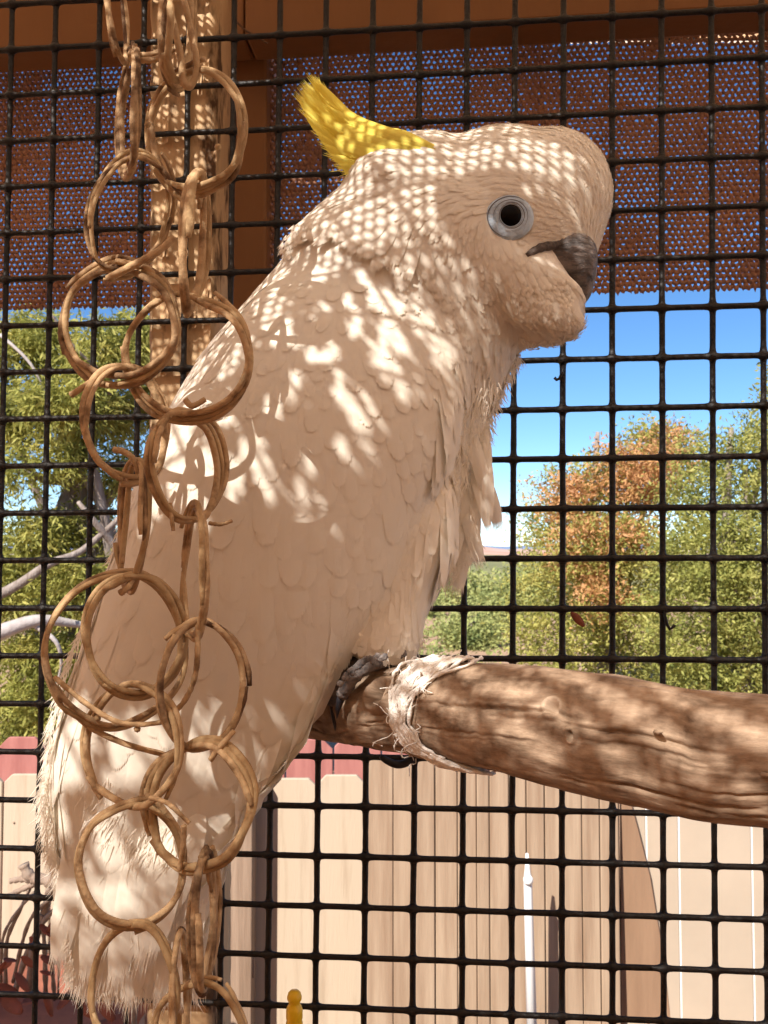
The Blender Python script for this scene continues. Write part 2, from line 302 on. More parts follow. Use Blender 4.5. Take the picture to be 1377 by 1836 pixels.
for x0, x1 in [(1113, 1156), (1158, 1214), (1216, 1281), (1283, 1344), (1346, 1420), (1422, 1500), (1502, 1580)]:
    o = picket(x0, x1, 1370, 3.12, M['tan3'], e, dog=0, thick=.02); o.name = 'panel'
for x in (1157, 1215, 1345):
    a = U(x, 1375, 3.125); b = MB(); b.box((a[0], a[1], a[2] / 2), (.0028, 0, 0), (0, .0045, 0), (0, 0, a[2] / 2)); b.build('seam_strip', M['white'], e)

# brown wedge in the shape of the diagonal cast shadow on the panel
b = MB(); b.prism([tuple(U(x, y, 3.08)) for x, y in [(1113, 1405), (1122, 1405), (1143, 1480), (1166, 1570), (1188, 1700), (1204, 1836), (1208, 1900), (1113, 1900)]], (0, .012, 0)); o = b.build('shadow_wedge', M['board'] if 'board' in M else M['tan2']); tag(o, 'brown wedge standing in for the diagonal shadow on the pale panel fence', 'board'); bevel(o, .002, 1)
# upright strip that stands in for a post's cast shadow, left of centre
e = empty('post_shadow_strip', (U(423, 1400, 2.98)[0], 2.98, 0), 'grey brown upright in place of a post shadow on the tan pickets beside the cockatoo tail', 'post')
a, c = U(372, 1380, 2.96), U(451, 1380, 2.96); b = MB(); b.box(((a[0] + c[0]) / 2, a[1] + .078, a[2] / 2), ((c[0] - a[0]) / 2, 0, 0), (0, .05, 0), (0, 0, a[2] / 2)); bevel(b.build('post_body', M['wood'], e), .004)
b = MB(); c = U(452, 1735, 2.985); b.box(c, (.008, 0, 0), (0, .008, 0), (0, 0, .03)); bevel(b.build('shadow_bump', M['wood'], e, True), .004, 3)  # bump on the edge of the shadow strip

# slim white pole
e = empty('garden_stake', (U(955, 1836, 2.85)[0], 2.85, 0), 'slim white pole standing against the narrow board fence', 'pole')
p0, p1 = U(945, 1530, 2.84), U(957, 1990, 2.84); b = MB(); b.tube([p0, p0 + (p1 - p0) * .06, p0 + (p1 - p0) * .1, p1 + np.array([0, 0, -p1[2]])], [.004, .008, .0125, .017], 14); b.build('pole_shaft', M['white'], e, True)
c = U(947, 1578, 2.83); b = MB(); b.tube([c + CU * .012, c + CU * .006, c - CU * .006, c - CU * .012], [.009, .0145, .0145, .009], 14); b.build('collar', M['white'], e, True)

# dried potted plant lower left
def leafpatch(c, r, m, parent, name='leaf', ang=None):
    c = Vector(c); a = ang if ang is not None else random.uniform(0, 6.28); x = Vector((math.cos(a), random.uniform(-.4, .4), math.sin(a))).normalized(); y = x.orthogonal().normalized(); y = (Matrix.Rotation(random.uniform(-.6, .6), 3, x) @ y); z = x.cross(y)
    pts = []; n = 7
    for k in range(n):
        t = k / (n - 1); wd = math.sin(math.pi * (t * .9 + .05)) ** .7 * .45
        pts.append((c + (x * (t - .5) * 2 + y * wd + z * .25 * t * t) * r, c + (x * (t - .5) * 2 + z * (.25 * t * t - .12)) * r, c + (x * (t - .5) * 2 - y * wd + z * .25 * t * t) * r))
    V = [p for q in pts for p in q]; Fc = [(3 * i + j, 3 * i + j + 1, 3 * i + j + 4, 3 * i + j + 3) for i in range(n - 1) for j in range(2)]
    o = mk(name, V, Fc, m, parent); s = o.modifiers.new('solid', 'SOLIDIFY'); s.thickness = r * .05; return o
e = empty('potted_plant', (U(60, 1836, 2.55)[0], 2.55, 0), 'dried plant with thick grey twigs and red leaves in a terracotta pot, lower left', 'plant')
c = U(95, 1775, 2.6); b = MB(); prof = [(.17, 0), (.20, .15), (.235, .33), (.262, c[2] - .05), (.262, c[2]), (.24, c[2]), (.235, c[2] - .05), (.0, c[2] - .06)]
n = 40; V = [(c[0] + r * math.cos(2 * math.pi * k / n), c[1] + r * math.sin(2 * math.pi * k / n), z) for r, z in prof for k in range(n)]
b.add(V, [(i * n + k, i * n + (k + 1) % n, (i + 1) * n + (k + 1) % n, (i + 1) * n + k) for i in range(len(prof) - 1) for k in range(n)]); b.build('pot', M['terra'], e, True)
for pl, r0, r1 in [([(112, 1590, 2.3), (85, 1578, 2.3), (55, 1572, 2.3), (42, 1550, 2.3)], .016, .013), ([(60, 1578, 2.3), (40, 1576, 2.3), (18, 1580, 2.3)], .010, .006), ([(70, 1580, 2.3), (45, 1592, 2.3), (16, 1606, 2.3)], .008, .006), ([(90, 1580, 2.3), (88, 1600, 2.3), (84, 1622, 2.35), (60, 1700, 2.4), (50, 1790, 2.5)], .009, .010),
                   ([(55, 1590, 2.32), (32, 1640, 2.35), (12, 1690, 2.4), (10, 1770, 2.5)], .004, .006), ([(60, 1600, 2.3), (20, 1650, 2.35), (4, 1690, 2.4), (2, 1760, 2.5)], .004, .004), ([(105, 1600, 2.3), (60, 1640, 2.35), (40, 1690, 2.4), (24, 1760, 2.5)], .005, .005), ([(110, 1620, 2.3), (80, 1650, 2.35), (52, 1700, 2.4), (26, 1780, 2.5)], .006, .008), ([(115, 1560, 2.3), (108, 1660, 2.35), (104, 1790, 2.5)], .003, .003), ([(75, 1640, 2.35), (80, 1700, 2.4), (82, 1790, 2.5)], .005, .007), ([(90, 1690, 2.35), (94, 1740, 2.4), (98, 1790, 2.5)], .005, .006), ([(232, 1735, 2.3), (240, 1760, 2.3), (241, 1850, 2.4)], .006, .008)]:
    b = MB(); P = spline([list(U(*p)) for p in pl], 14); b.tube(P, [(r0 + (r1 - r0) * i / 13) * (1 + .2 * math.sin(i * 2.1)) for i in range(14)], 8); b.build('stem', M['twig'], e, True)
for (x, y, r) in [(84, 1670, .028), (92, 1662, .022), (18, 1722, .022), (10, 1730, .022), (50, 1724, .024), (88, 1722, .028), (84, 1745, .02), (0, 1740, .03), (60, 1690, .02), (88, 1800, .05), (120, 1790, .05), (40, 1760, .045), (10, 1775, .05), (150, 1800, .06), (190, 1806, .06), (222, 1800, .04), (60, 1792, .06), (20, 1800, .06), (236, 1750, .02)]:
    leafpatch(U(x, y, 2.33), r * (.62 if y > 1755 else .85), M['redleaf'], e)

# ------------------------------------------------------------------ near structure: beam, posts, cloths, mesh
def slab(name, quad, thick, m, parent=None, bv=.003):
    b = MB(); b.prism([tuple(p) for p in quad], PW * thick); o = b.build(name, m, parent); bevel(o, bv, 2); return o
e = empty('header_beam', MP(600, 20, .12), 'tan painted header beam along the top behind the wire mesh', 'beam')
slab('beam_board', [MP(-150, 97, .115), MP(437, 66, .115), MP(437, -60, .115), MP(-150, -60, .115)], .045, M['beam'], e)
slab('beam_board', [MP(438.5, 66, .112), MP(1560, 0, .112), MP(1560, -60, .112), MP(438.5, -60, .112)], .045, M['beam'], e)
b = MB(); b.tube([MP(396, 6, .104), MP(420, 36, .108), MP(440, 54, .11), MP(480, 78, .11)], .0009, 6); b.build('crack_line', M['gap'], e)
e = empty('tan_post', MP(430, 300, .115), 'smooth tan square post between the two brown shade cloths', 'post')
slab('post_body', [MP(372, 1300, .162), MP(478, 1300, .162), MP(478, 40, .162), MP(372, 40, .162)], .05, M['beam'], e)
e = empty('peeling_post', MP(325, 600, .02), 'rough post with peeling pale paint just behind the mesh, behind the vine chains', 'post')
def rough_slab(name, x0, x1, y0, y1, wo, thick, m, parent, nx=26, ny=150, amp=.0022, lean=-6):
    V = []; 
    for j in range(ny + 1):
        y = y0 + (y1 - y0) * j / ny
        for i in range(nx + 1):
            t = i / nx; edge = min(t, 1 - t) * nx / 2.0; x = x0 + (x1 - x0) * t + lean * (y / 1836)
            p = MP(x + (2.5 * noise.noise((0, y * .03, t * 2)) if edge < .6 else 0), y, wo)
            n_ = noise.noise(Vector(p) * 60) + .5 * noise.noise(Vector((p[0] * 250, p[1] * 250, p[2] * 60)))
            V.append(p + PW * (max(0, 1 - edge) * .006 - amp * n_))
    nb = len(V); 
    Fc = [(j * (nx + 1) + i, j * (nx + 1) + i + 1, (j + 1) * (nx + 1) + i + 1, (j + 1) * (nx + 1) + i) for j in range(ny) for i in range(nx)]
    # sides going back
    for side in (0, nx):
        o0 = len(V)
        for j in range(ny + 1): V.append(np.array(V[j * (nx + 1) + side]) + PW * thick)
        for j in range(ny):
            a, b_ = j * (nx + 1) + side, (j + 1) * (nx + 1) + side
            Fc.append((a, b_, o0 + j + 1, o0 + j) if side == 0 else (a, o0 + j, o0 + j + 1, b_))
    a = nb; b_ = nb + ny + 1
    Fc += [(a + j, a + j + 1, b_ + j + 1, b_ + j) for j in range(ny)]
    return mk(name, V, Fc, m, parent)
rough_slab('post_body', 266, 386, -60, 2000, .006, .05, M['peel'], e)
for k in range(26):   # curled paint flakes
    x = random.choice([random.uniform(285, 370), random.uniform(355, 384)]); y = random.uniform(10, 700)
    c = Vector(MP(x, y, .0035)); hw = random.uniform(.002, .005); hh = random.uniform(.004, .011); V = []
    for j in range(5):
        for i in range(4):
            u_, v_ = i / 3 - .5, j / 4 - .5; jit = .15 * math.sin(7 * k + 3 * i + 5 * j)
            V.append(c + Vector(PU) * hw * 2 * (u_ + jit * .3) + Vector(PV) * hh * 2 * (v_ + jit * .2) - Vector(PW) * (.0008 + .004 * (u_ + .5) ** 2))
    mk('paint_flake', V, [(j * 4 + i, j * 4 + i + 1, j * 4 + i + 5, j * 4 + i + 4) for j in range(4) for i in range(3)], M['peel'], e)

def knit(name, O, A, B, W, nu, nv, pu, pv, amp, thick, m, parent=None, ns=6, ridge=.0005, jit=.12):
    """knitted cloth: rows of wavy cord in opposite phase, leaving lens shaped holes"""
    n = nu * ns + 1; i = np.arange(n); V = []; Fc = []; base = 0
    for j in range(nv):
        ph = math.pi * (j % 2); u = i * pu / ns
        cv = j * pv + amp * pv * np.cos(2 * math.pi * i / ns + ph) + jit * pv * .5 * rng.normal(size=n) * .3
        th = thick(u, np.full(n, j * pv)) * pv * (1 + jit * rng.normal(size=n) * .5)
        du = jit * pu * .25 * rng.normal(size=n)
        w0 = .3 * ridge * np.sin(2 * math.pi * i / ns + ph)
        base3 = np.stack([u + du, cv, w0], 1)
        rows = [base3 + np.stack([0 * u, s * th / 2, np.full(n, wo)], 1) for s, wo in ((-1, 0), (-.35, -ridge), (.35, -ridge), (1, 0))]
        V.append(np.stack(rows, 1).reshape(-1, 3))
        k = np.arange(n - 1)
        keep = th[:-1] > .02 * pv; k = k[keep]
        for r in range(3):
            Fc.append(np.stack([base + k * 4 + r, base + (k + 1) * 4 + r, base + (k + 1) * 4 + r + 1, base + k * 4 + r + 1], 1))
        base += n * 4
    V = np.concatenate(V); Fc = np.concatenate(Fc)
    P = O + V[:, :1] * A + V[:, 1:2] * B + V[:, 2:3] * W
    return mk(name, P, Fc, m, parent)
vn = np.vectorize(lambda a, b, s: noise.noise((a * s, b * s, 0)))
def cloth_th(u, v): return np.clip(1.10 + .32 * vn(u, v, 9.0) + .25 * vn(u, v + 3, 28.0), .7, 1.45)
# left cloth and right cloth, hung just outside the mesh
def hang(name, x0, x1, y0a, y1a, wo, lab):
    a, b_ = MP(x0, y0a, wo), MP(x1, y0a + (x1 - x0) * (-.055), wo)
    low = MP(x0, y1a, wo); hgt = np.linalg.norm(low - a); A = (b_ - a); L = np.linalg.norm(A); A /= L; B = (low - a) / hgt
    pu, pv = .0058, .0052
    o = knit(name, a, A, B, PW, int(L / pu), int(hgt / pv), pu, pv, .25, cloth_th, M['cloth'], ridge=.0022, jit=.36); return tag(o, lab, 'shade cloth')
hang('shade_cloth', -60, 372, 60, 566, .19, 'brown knitted shade cloth on the left behind the chains, pine below it')
hang('shade_cloth', 478, 1560, 40, 545, .18, 'wide brown knitted shade cloth behind the cockatoo head')
# hem strips
# welded wire mesh
e = empty('wire_mesh_panel', PO, 'black coated welded wire mesh panel of the cage wall behind the cockatoo', 'wire mesh')
C_RANGE = range(-2, 20); R_RANGE = range(-3, 25)
wr = .00235
def gp(c, r, wo=0): x, y = grid(c, r); return MP(x + .8 * noise.noise((c * .7, r * .7, 1)), y + .8 * noise.noise((c * .7, r * .7, 9)), wo)
sub = [-.5, -.3, -.18, -.11, -.06, 0, .06, .11, .18, .3]
def fat(s): a = abs(s); return wr * (1 + (  .62 if a < .01 else .42 if a < .07 else .12 if a < .12 else 0))
for c in C_RANGE:
    b = MB(); pts = []; rad = []
    for r in R_RANGE:
        for s in sub: pts.append(gp(c, r + s, .0006)); rad.append(fat(s) * (1 + .10 * noise.noise((c * 3.3, (r + s) * 4, 0))))
    b.tube(pts, rad, 8); b.build('vertical_wire', M['wire'], e, True)
for r in R_RANGE:
    b = MB(); pts = []; rad = []
    for c in C_RANGE:
        for s in sub: pts.append(gp(c + s, r, -.0016)); rad.append(fat(s) * (1 + .10 * noise.noise(((c + s) * 4, r * 2.7, 5))))
    b.tube(pts, rad, 8); b.build('horizontal_wire', M['wire'], e, True)
for pl in ([(1011, 655), (1008, 668), (1003, 679), (998, 681), (994, 677)], [(1190, 1095), (1196, 1120), (1201, 1128), (1207, 1124), (1210, 1120)]):
    b = MB(); b.tube([MP(x, y, -.004) for x, y in pl], .0012, 6); tag(b.build('wire_hook', M['wire'], None, True), 'tiny bent black wire end on the mesh against the ' + ('sky' if pl[0][1] < 900 else 'green juniper'), 'wire')
o = leafpatch(MP(1036, 1110, .01), .0075, M['redleaf'], None, 'dry_leaf', 2.2); tag(o, 'small dark brown dry leaf caught on the mesh above the log', 'leaf')

# ------------------------------------------------------------------ cockatoo
bird = empty('cockatoo', U(690, 1190, .53), 'white cockatoo with raised yellow crest perched in profile on the wooden log', 'parrot')
def featmat(name, col, col2, tr=.25, str_=.22, freq=170):
    m = bpy.data.materials.new(name); m.use_nodes = True; N = m.node_tree.nodes; L = m.node_tree.links
    b = N['Principled BSDF']; b.inputs['Roughness'].default_value = .6; b.inputs['Specular IOR Level'].default_value = .2
    b.inputs['Sheen Weight'].default_value = .15
    uvn = N.new('ShaderNodeUVMap'); sx = N.new('ShaderNodeSeparateXYZ'); L.new(uvn.outputs[0], sx.inputs[0])
    a = N.new('ShaderNodeMath'); a.operation = 'SUBTRACT'; L.new(sx.outputs[0], a.inputs[0]); a.inputs[1].default_value = .5
    ab = N.new('ShaderNodeMath'); ab.operation = 'ABSOLUTE'; L.new(a.outputs[0], ab.inputs[0])
    m1 = N.new('ShaderNodeMath'); m1.operation = 'MULTIPLY_ADD'; L.new(ab.outputs[0], m1.inputs[0]); m1.inputs[1].default_value = -.9; L.new(sx.outputs[1], m1.inputs[2])
    tc = N.new('ShaderNodeTexCoord'); nz = N.new('ShaderNodeTexNoise'); nz.inputs['Scale'].default_value = 180; L.new(tc.outputs['Object'], nz.inputs['Vector'])
    m2 = N.new('ShaderNodeMath'); m2.operation = 'MULTIPLY_ADD'; L.new(nz.outputs['Fac'], m2.inputs[0]); m2.inputs[1].default_value = .10; L.new(m1.outputs[0], m2.inputs[2])
    m3 = N.new('ShaderNodeMath'); m3.operation = 'MULTIPLY'; L.new(m2.outputs[0], m3.inputs[0]); m3.inputs[1].default_value = freq * 2
    sn = N.new('ShaderNodeMath'); sn.operation = 'SINE'; L.new(m3.outputs[0], sn.inputs[0])
    rc = N.new('ShaderNodeMath'); rc.operation = 'LESS_THAN'; L.new(ab.outputs[0], rc.inputs[0]); rc.inputs[1].default_value = .03
    hs = N.new('ShaderNodeMath'); hs.operation = 'MULTIPLY_ADD'; L.new(rc.outputs[0], hs.inputs[0]); hs.inputs[1].default_value = 1.2; L.new(sn.outputs[0], hs.inputs[2])
    bp = N.new('ShaderNodeBump'); bp.inputs['Strength'].default_value = str_; bp.inputs['Distance'].default_value = .0003; L.new(hs.outputs[0], bp.inputs['Height']); L.new(bp.outputs[0], b.inputs['Normal'])
    n = N.new('ShaderNodeTexNoise'); n.inputs['Scale'].default_value = 14; n.inputs['Detail'].default_value = 5; L.new(tc.outputs['Object'], n.inputs['Vector'])
    r = N.new('ShaderNodeValToRGB'); r.color_ramp.elements[0].position = .35; r.color_ramp.elements[1].position = .7
    r.color_ramp.elements[0].color = (*col2, 1); r.color_ramp.elements[1].color = (*col, 1); L.new(n.outputs['Fac'], r.inputs[0]); L.new(r.outputs[0], b.inputs['Base Color'])
    t = N.new('ShaderNodeBsdfTranslucent'); L.new(r.outputs[0], t.inputs[0]); L.new(bp.outputs[0], t.inputs['Normal'])
    x = N.new('ShaderNodeMixShader'); x.inputs[0].default_value = tr
    L.new(b.outputs[0], x.inputs[1]); L.new(t.outputs[0], x.inputs[2]); L.new(x.outputs[0], N['Material Output'].inputs[0]); return m
M['feather'] = featmat('white_feather', (.86, .81, .71), (.83, .765, .65), .22)
M['skin'] = mat('white_down', (.86, .81, .71), .9, (.83, .765, .65), 30, bump=.4, bscale=300)
M['crest'] = featmat('yellow_crest_feather', (.92, .84, .20), (.90, .77, .12), .4, .35, 60)
M['beak'] = mat('grey_beak', (.06, .052, .05), .6, (.23, .20, .185), 85, bump=1.0, bscale=170, spec=.3, detail=9, stretch=(1, 1, 2.2), mixpos=(.38, .66))
M['beakdark'] = mat('dark_beak_crease', (.05, .04, .035), .6, (.12, .095, .08), 200, bump=.8, bscale=400)
M['eyering'] = mat('pale_blue_eye_skin', (.46, .58, .70), .6, (.34, .42, .50), 130, bump=.7, bscale=420, bdist=.001)
M['eye'] = mat('black_eye', (.004, .003, .003), .3, spec=.06)
M['foot'] = mat('grey_scaly_foot', (.07, .065, .068), .85, (.22, .19, .175), 160, bump=.9, bscale=300)
M['claw'] = mat('black_claw', (.02, .02, .025), .35)

pieces = []
def addpiece(V, Fc): pieces.append((np.asarray(V), Fc))
def loft(secs, n=28, k=44, dshift=0):
    """secs: (lx,ly,rx,ry,depth,halfdepth); rings across, following the silhouette of both edges"""
    Sx = spline(np.array(secs, float), k); V = []
    for lx, ly, rx, ry, d, h in Sx:
        a = U(lx, ly, d + dshift); b = U(rx, ry, d + dshift); c = (a + b) / 2; e = (b - a) / 2
        for q in range(n):
            t = 2 * math.pi * q / n; V.append(c + e * math.cos(t) + CF * h * math.sin(t))
    Fc = [(i * n + q, i * n + (q + 1) % n, (i + 1) * n + (q + 1) % n, (i + 1) * n + q) for i in range(k - 1) for q in range(n)]
    Fc += [tuple(range(n - 1, -1, -1)), tuple((k - 1) * n + q for q in range(n))]
    addpiece(V, Fc)
def ball(px, py, rx, ry, d, h, ang=0.0):
    c = U(px, py, d); ca, sa = math.cos(ang), math.sin(ang); V = []; nu, nv = 26, 16
    ex = (CX * ca - CU * sa) * rx / F * d; ey = (CX * sa + CU * ca) * ry / F * d
    for j in range(1, nv):
        ph = math.pi * j / nv
        for i in range(nu):
            th = 2 * math.pi * i / nu; V.append(c + ex * math.cos(th) * math.sin(ph) + CF * h * math.sin(th) * math.sin(ph) + ey * math.cos(ph))
    top = len(V); V.append(c + ey); V.append(c - ey)
    Fc = [(j * nu + i, j * nu + (i + 1) % nu, (j + 1) * nu + (i + 1) % nu, (j + 1) * nu + i) for j in range(nv - 2) for i in range(nu)]
    Fc += [(top, (i + 1) % nu, i) for i in range(nu)] + [(top + 1, (nv - 2) * nu + i, (nv - 2) * nu + (i + 1) % nu) for i in range(nu)]
    addpiece(V, Fc)
# trunk from tail end up to the neck
loft([(150, 1700, 350, 1700, .545, .006), (105, 1600, 385, 1610, .545, .012), (95, 1480, 425, 1490, .545, .020), (115, 1330, 490, 1360, .55, .034), (150, 1180, 560, 1270, .56, .05), (200, 1010, 700, 1150, .57, .064), (245, 880, 790, 1040, .575, .073), (295, 760, 845, 880, .58, .076), (365, 640, 868, 770, .58, .073), (440, 550, 890, 715, .58, .066), (495, 485, 915, 665, .575, .058), (540, 440, 925, 620, .57, .048)])
# wings on both flanks
wing = [(160, 1660, 340, 1640, .0, .003), (110, 1560, 385, 1570, .0, .008), (92, 1420, 462, 1440, .0, .012), (110, 1290, 555, 1300, .0, .018), (160, 1130, 640, 1150, .0, .026), (215, 965, 715, 1040, .0, .034), (270, 830, 765, 900, .0, .038), (330, 705, 812, 790, .0, .038), (400, 600, 838, 690, .0, .034), (460, 530, 838, 580, .0, .028), (530, 480, 800, 500, .0, .020), (590, 450, 740, 440, .0, .010)]
dd = [.534, .522, .520, .519, .520, .522, .524, .527, .532, .538, .545, .55]
loft([(*w_[:4], dd[i], w_[5]) for i, w_ in enumerate(wing)])
loft([(*w_[:4], 1.16 - dd[i] - (.02 if i < 4 else 0), w_[5]) for i, w_ in enumerate(wing)])
# neck hood and head
loft([(470, 560, 905, 690, .572, .056), (520, 440, 932, 620, .570, .056), (545, 400, 955, 575, .566, .055), (600, 350, 975, 540, .562, .052), (665, 300, 990, 510, .56, .048), (740, 262, 1000, 480, .56, .042)])
ball(905, 395, 178, 163, .56, .047); ball(985, 355, 111, 119, .56, .040); ball(765, 375, 140, 132, .56, .044)
ball(938, 512, 86, 92, .56, .042); ball(990, 568, 56, 44, .557, .026); ball(955, 592, 34, 26, .557, .02); ball(700, 350, 85, 75, .56, .044); ball(986, 503, 70, 21, .531, .014, R(26)); ball(1012, 548, 36, 30, .545, .02); ball(965, 545, 80, 42, .53, .014, R(20))
ball(905, 480, 90, 60, .528, .016, R(30))
# thighs and lower belly
loft([(650, 1190, 744, 1188, .524, .014), (634, 1155, 757, 1140, .526, .022), (660, 1080, 770, 1070, .535, .026), (690, 1000, 800, 990, .545, .034), (722, 920, 822, 900, .555, .036), (760, 850, 824, 835, .57, .024), (790, 790, 815, 780, .58, .006)])
loft([(630, 1180, 735, 1175, .615, .014), (640, 1130, 752, 1110, .61, .022), (680, 1020, 790, 1010, .60, .03), (722, 920, 822, 900, .595, .034), (760, 850, 824, 835, .585, .024), (790, 790, 815, 780, .58, .006)])
ball(690, 1040, 90, 110, .57, .05)
def union_mesh(name, voxel, smooth_it):
    V = []; Fc = []; b = 0
    for v, f in pieces: V.append(v); Fc += [tuple(i + b for i in q) for q in f]; b += len(v)
    o = mk(name, np.concatenate(V), Fc, M['skin'])
    bm = bmesh.new(); bm.from_mesh(o.data); bmesh.ops.recalc_face_normals(bm, faces=bm.faces); bm.to_mesh(o.data); bm.free()
    r = o.modifiers.new('r', 'REMESH'); r.mode = 'VOXEL'; r.voxel_size = voxel; r.use_smooth_shade = True
    s = o.modifiers.new('s', 'SMOOTH'); s.iterations = smooth_it; s.factor = .5
    dg = bpy.context.evaluated_depsgraph_get(); me = bpy.data.meshes.new_from_object(o.evaluated_get(dg)); o.modifiers.clear(); o.data = me
    return o
body = union_mesh('body', .0028, 12); body.parent = bird; body.matrix_parent_inverse = bird.matrix_basis.inverted()
bvh = BVHTree.FromPolygons([v.co.copy() for v in body.data.vertices], [tuple(p.vertices) for p in body.data.polygons])
def hit(px, py):
    d = Vector(U(px, py, 1) - C0).normalized(); h = bvh.ray_cast(Vector(C0), d); return h[0], h[1]

# feather flow, length and width at anchor points (x, y, dx, dy, length mm, width mm)
AN = np.array([(900, 245, -1, -.02, 9, 4), (1060, 300, -.7, -.7, 6, 3.2), (1085, 390, -.2, -1, 5, 3), (980, 350, -1, -.3, 6, 3.2), (850, 330, -1, .1, 10, 4.2), (790, 280, -1, .05, 14, 5),
    (1000, 420, -1, .1, 5, 3), (1020, 500, 1, .42, 10, 5), (960, 500, .8, .5, 11, 5.5), (880, 470, .4, .75, 10, 4.6), (960, 580, .35, 1, 14, 7), (1020, 570, .8, .7, 12, 6), (900, 560, .3, 1, 15, 6),
    (810, 420, -.2, .8, 11, 4.5), (800, 500, .55, .9, 30, 4.4), (730, 400, -.3, .9, 26, 4.8), (640, 350, -1, .25, 26, 6), (560, 390, -1, .25, 30, 7), (700, 300, -1, .2, 20, 5), (760, 460, .45, .95, 30, 4.6),
    (860, 610, .15, 1, 24, 5), (900, 660, -.25, 1, 22, 5), (870, 740, -.15, 1, 26, 6), (830, 620, .25, 1, 24, 5),
    (650, 480, .15, 1, 22, 14), (560, 480, -.5, .9, 24, 13), (450, 560, -.72, .7, 26, 13), (760, 560, .45, .9, 24, 14), (640, 600, .1, 1, 26, 17), (500, 640, -.35, .95, 28, 17), (380, 650, -.6, .8, 28, 15),
    (700, 700, .3, .95, 34, 19), (790, 720, .15, 1, 34, 18), (560, 760, .1, 1, 36, 21), (400, 800, -.35, .95, 36, 20), (300, 820, -.5, .87, 34, 18), (650, 850, .15, 1, 42, 24), (500, 920, .02, 1, 46, 26), (330, 980, -.3, 1, 46, 24), (220, 980, -.4, .92, 40, 18),
    (600, 1060, .02, 1, 54, 28), (450, 1100, -.12, 1, 56, 29), (300, 1150, -.25, 1, 54, 26), (170, 1160, -.4, .9, 44, 18), (560, 1220, -.35, .94, 58, 28), (420, 1300, -.3, .95, 60, 28), (250, 1350, -.2, 1, 54, 22), (120, 1350, -.25, 1, 40, 15),
    (400, 1480, -.25, 1, 54, 22), (250, 1520, -.12, 1, 50, 18), (110, 1520, -.05, 1, 42, 14), (230, 1650, -.1, 1, 50, 16), (330, 1650, -.1, 1, 50, 18),
    (700, 1080, -.1, 1, 26, 12), (730, 1150, -.05, 1, 20, 9), (780, 980, -.1, 1, 28, 13), (680, 1170, -.35, 1, 16, 7), (830, 850, -.1, 1, 28, 11)], float)
AN[:, 4] *= np.where(AN[:, 5] >= 13, 1.3, 1.0); AN[:, 5] *= np.where(AN[:, 5] >= 13, .84, np.where(AN[:, 4] < 12, .72, .9)); AN[:, 4] *= np.where(AN[:, 4] < 12, 1.15, 1.0)
def flow(px, py):
    w_ = 1 / ((AN[:, 0] - px) ** 2 + (AN[:, 1] - py) ** 2 + 250) ** 1.6; w_ /= w_.sum()
    dr = AN[:, 2:4] / np.linalg.norm(AN[:, 2:4], axis=1)[:, None]; d = w_ @ dr
    return d[0], d[1], w_ @ AN[:, 4] / 1000, w_ @ AN[:, 5] / 1000
FV, FF, FU = [], [], []; NF = 0
def walk(p, nrm, dirv, steps, dl):
    out = []; p = Vector(p); n = Vector(nrm); dv = Vector(dirv)
    for s in range(steps):
        h = bvh.find_nearest(p)
        if h[0] is not None: p = h[0]; n = h[1]
        if n.length < .5: n = Vector(-CF)
        dv = (dv - n * dv.dot(n)); dv = dv.normalized() if dv.length > 1e-6 else Vector((0, 0, -1))
        out.append((p.copy(), n.copy(), dv.copy())); p = p + dv * dl
    return out
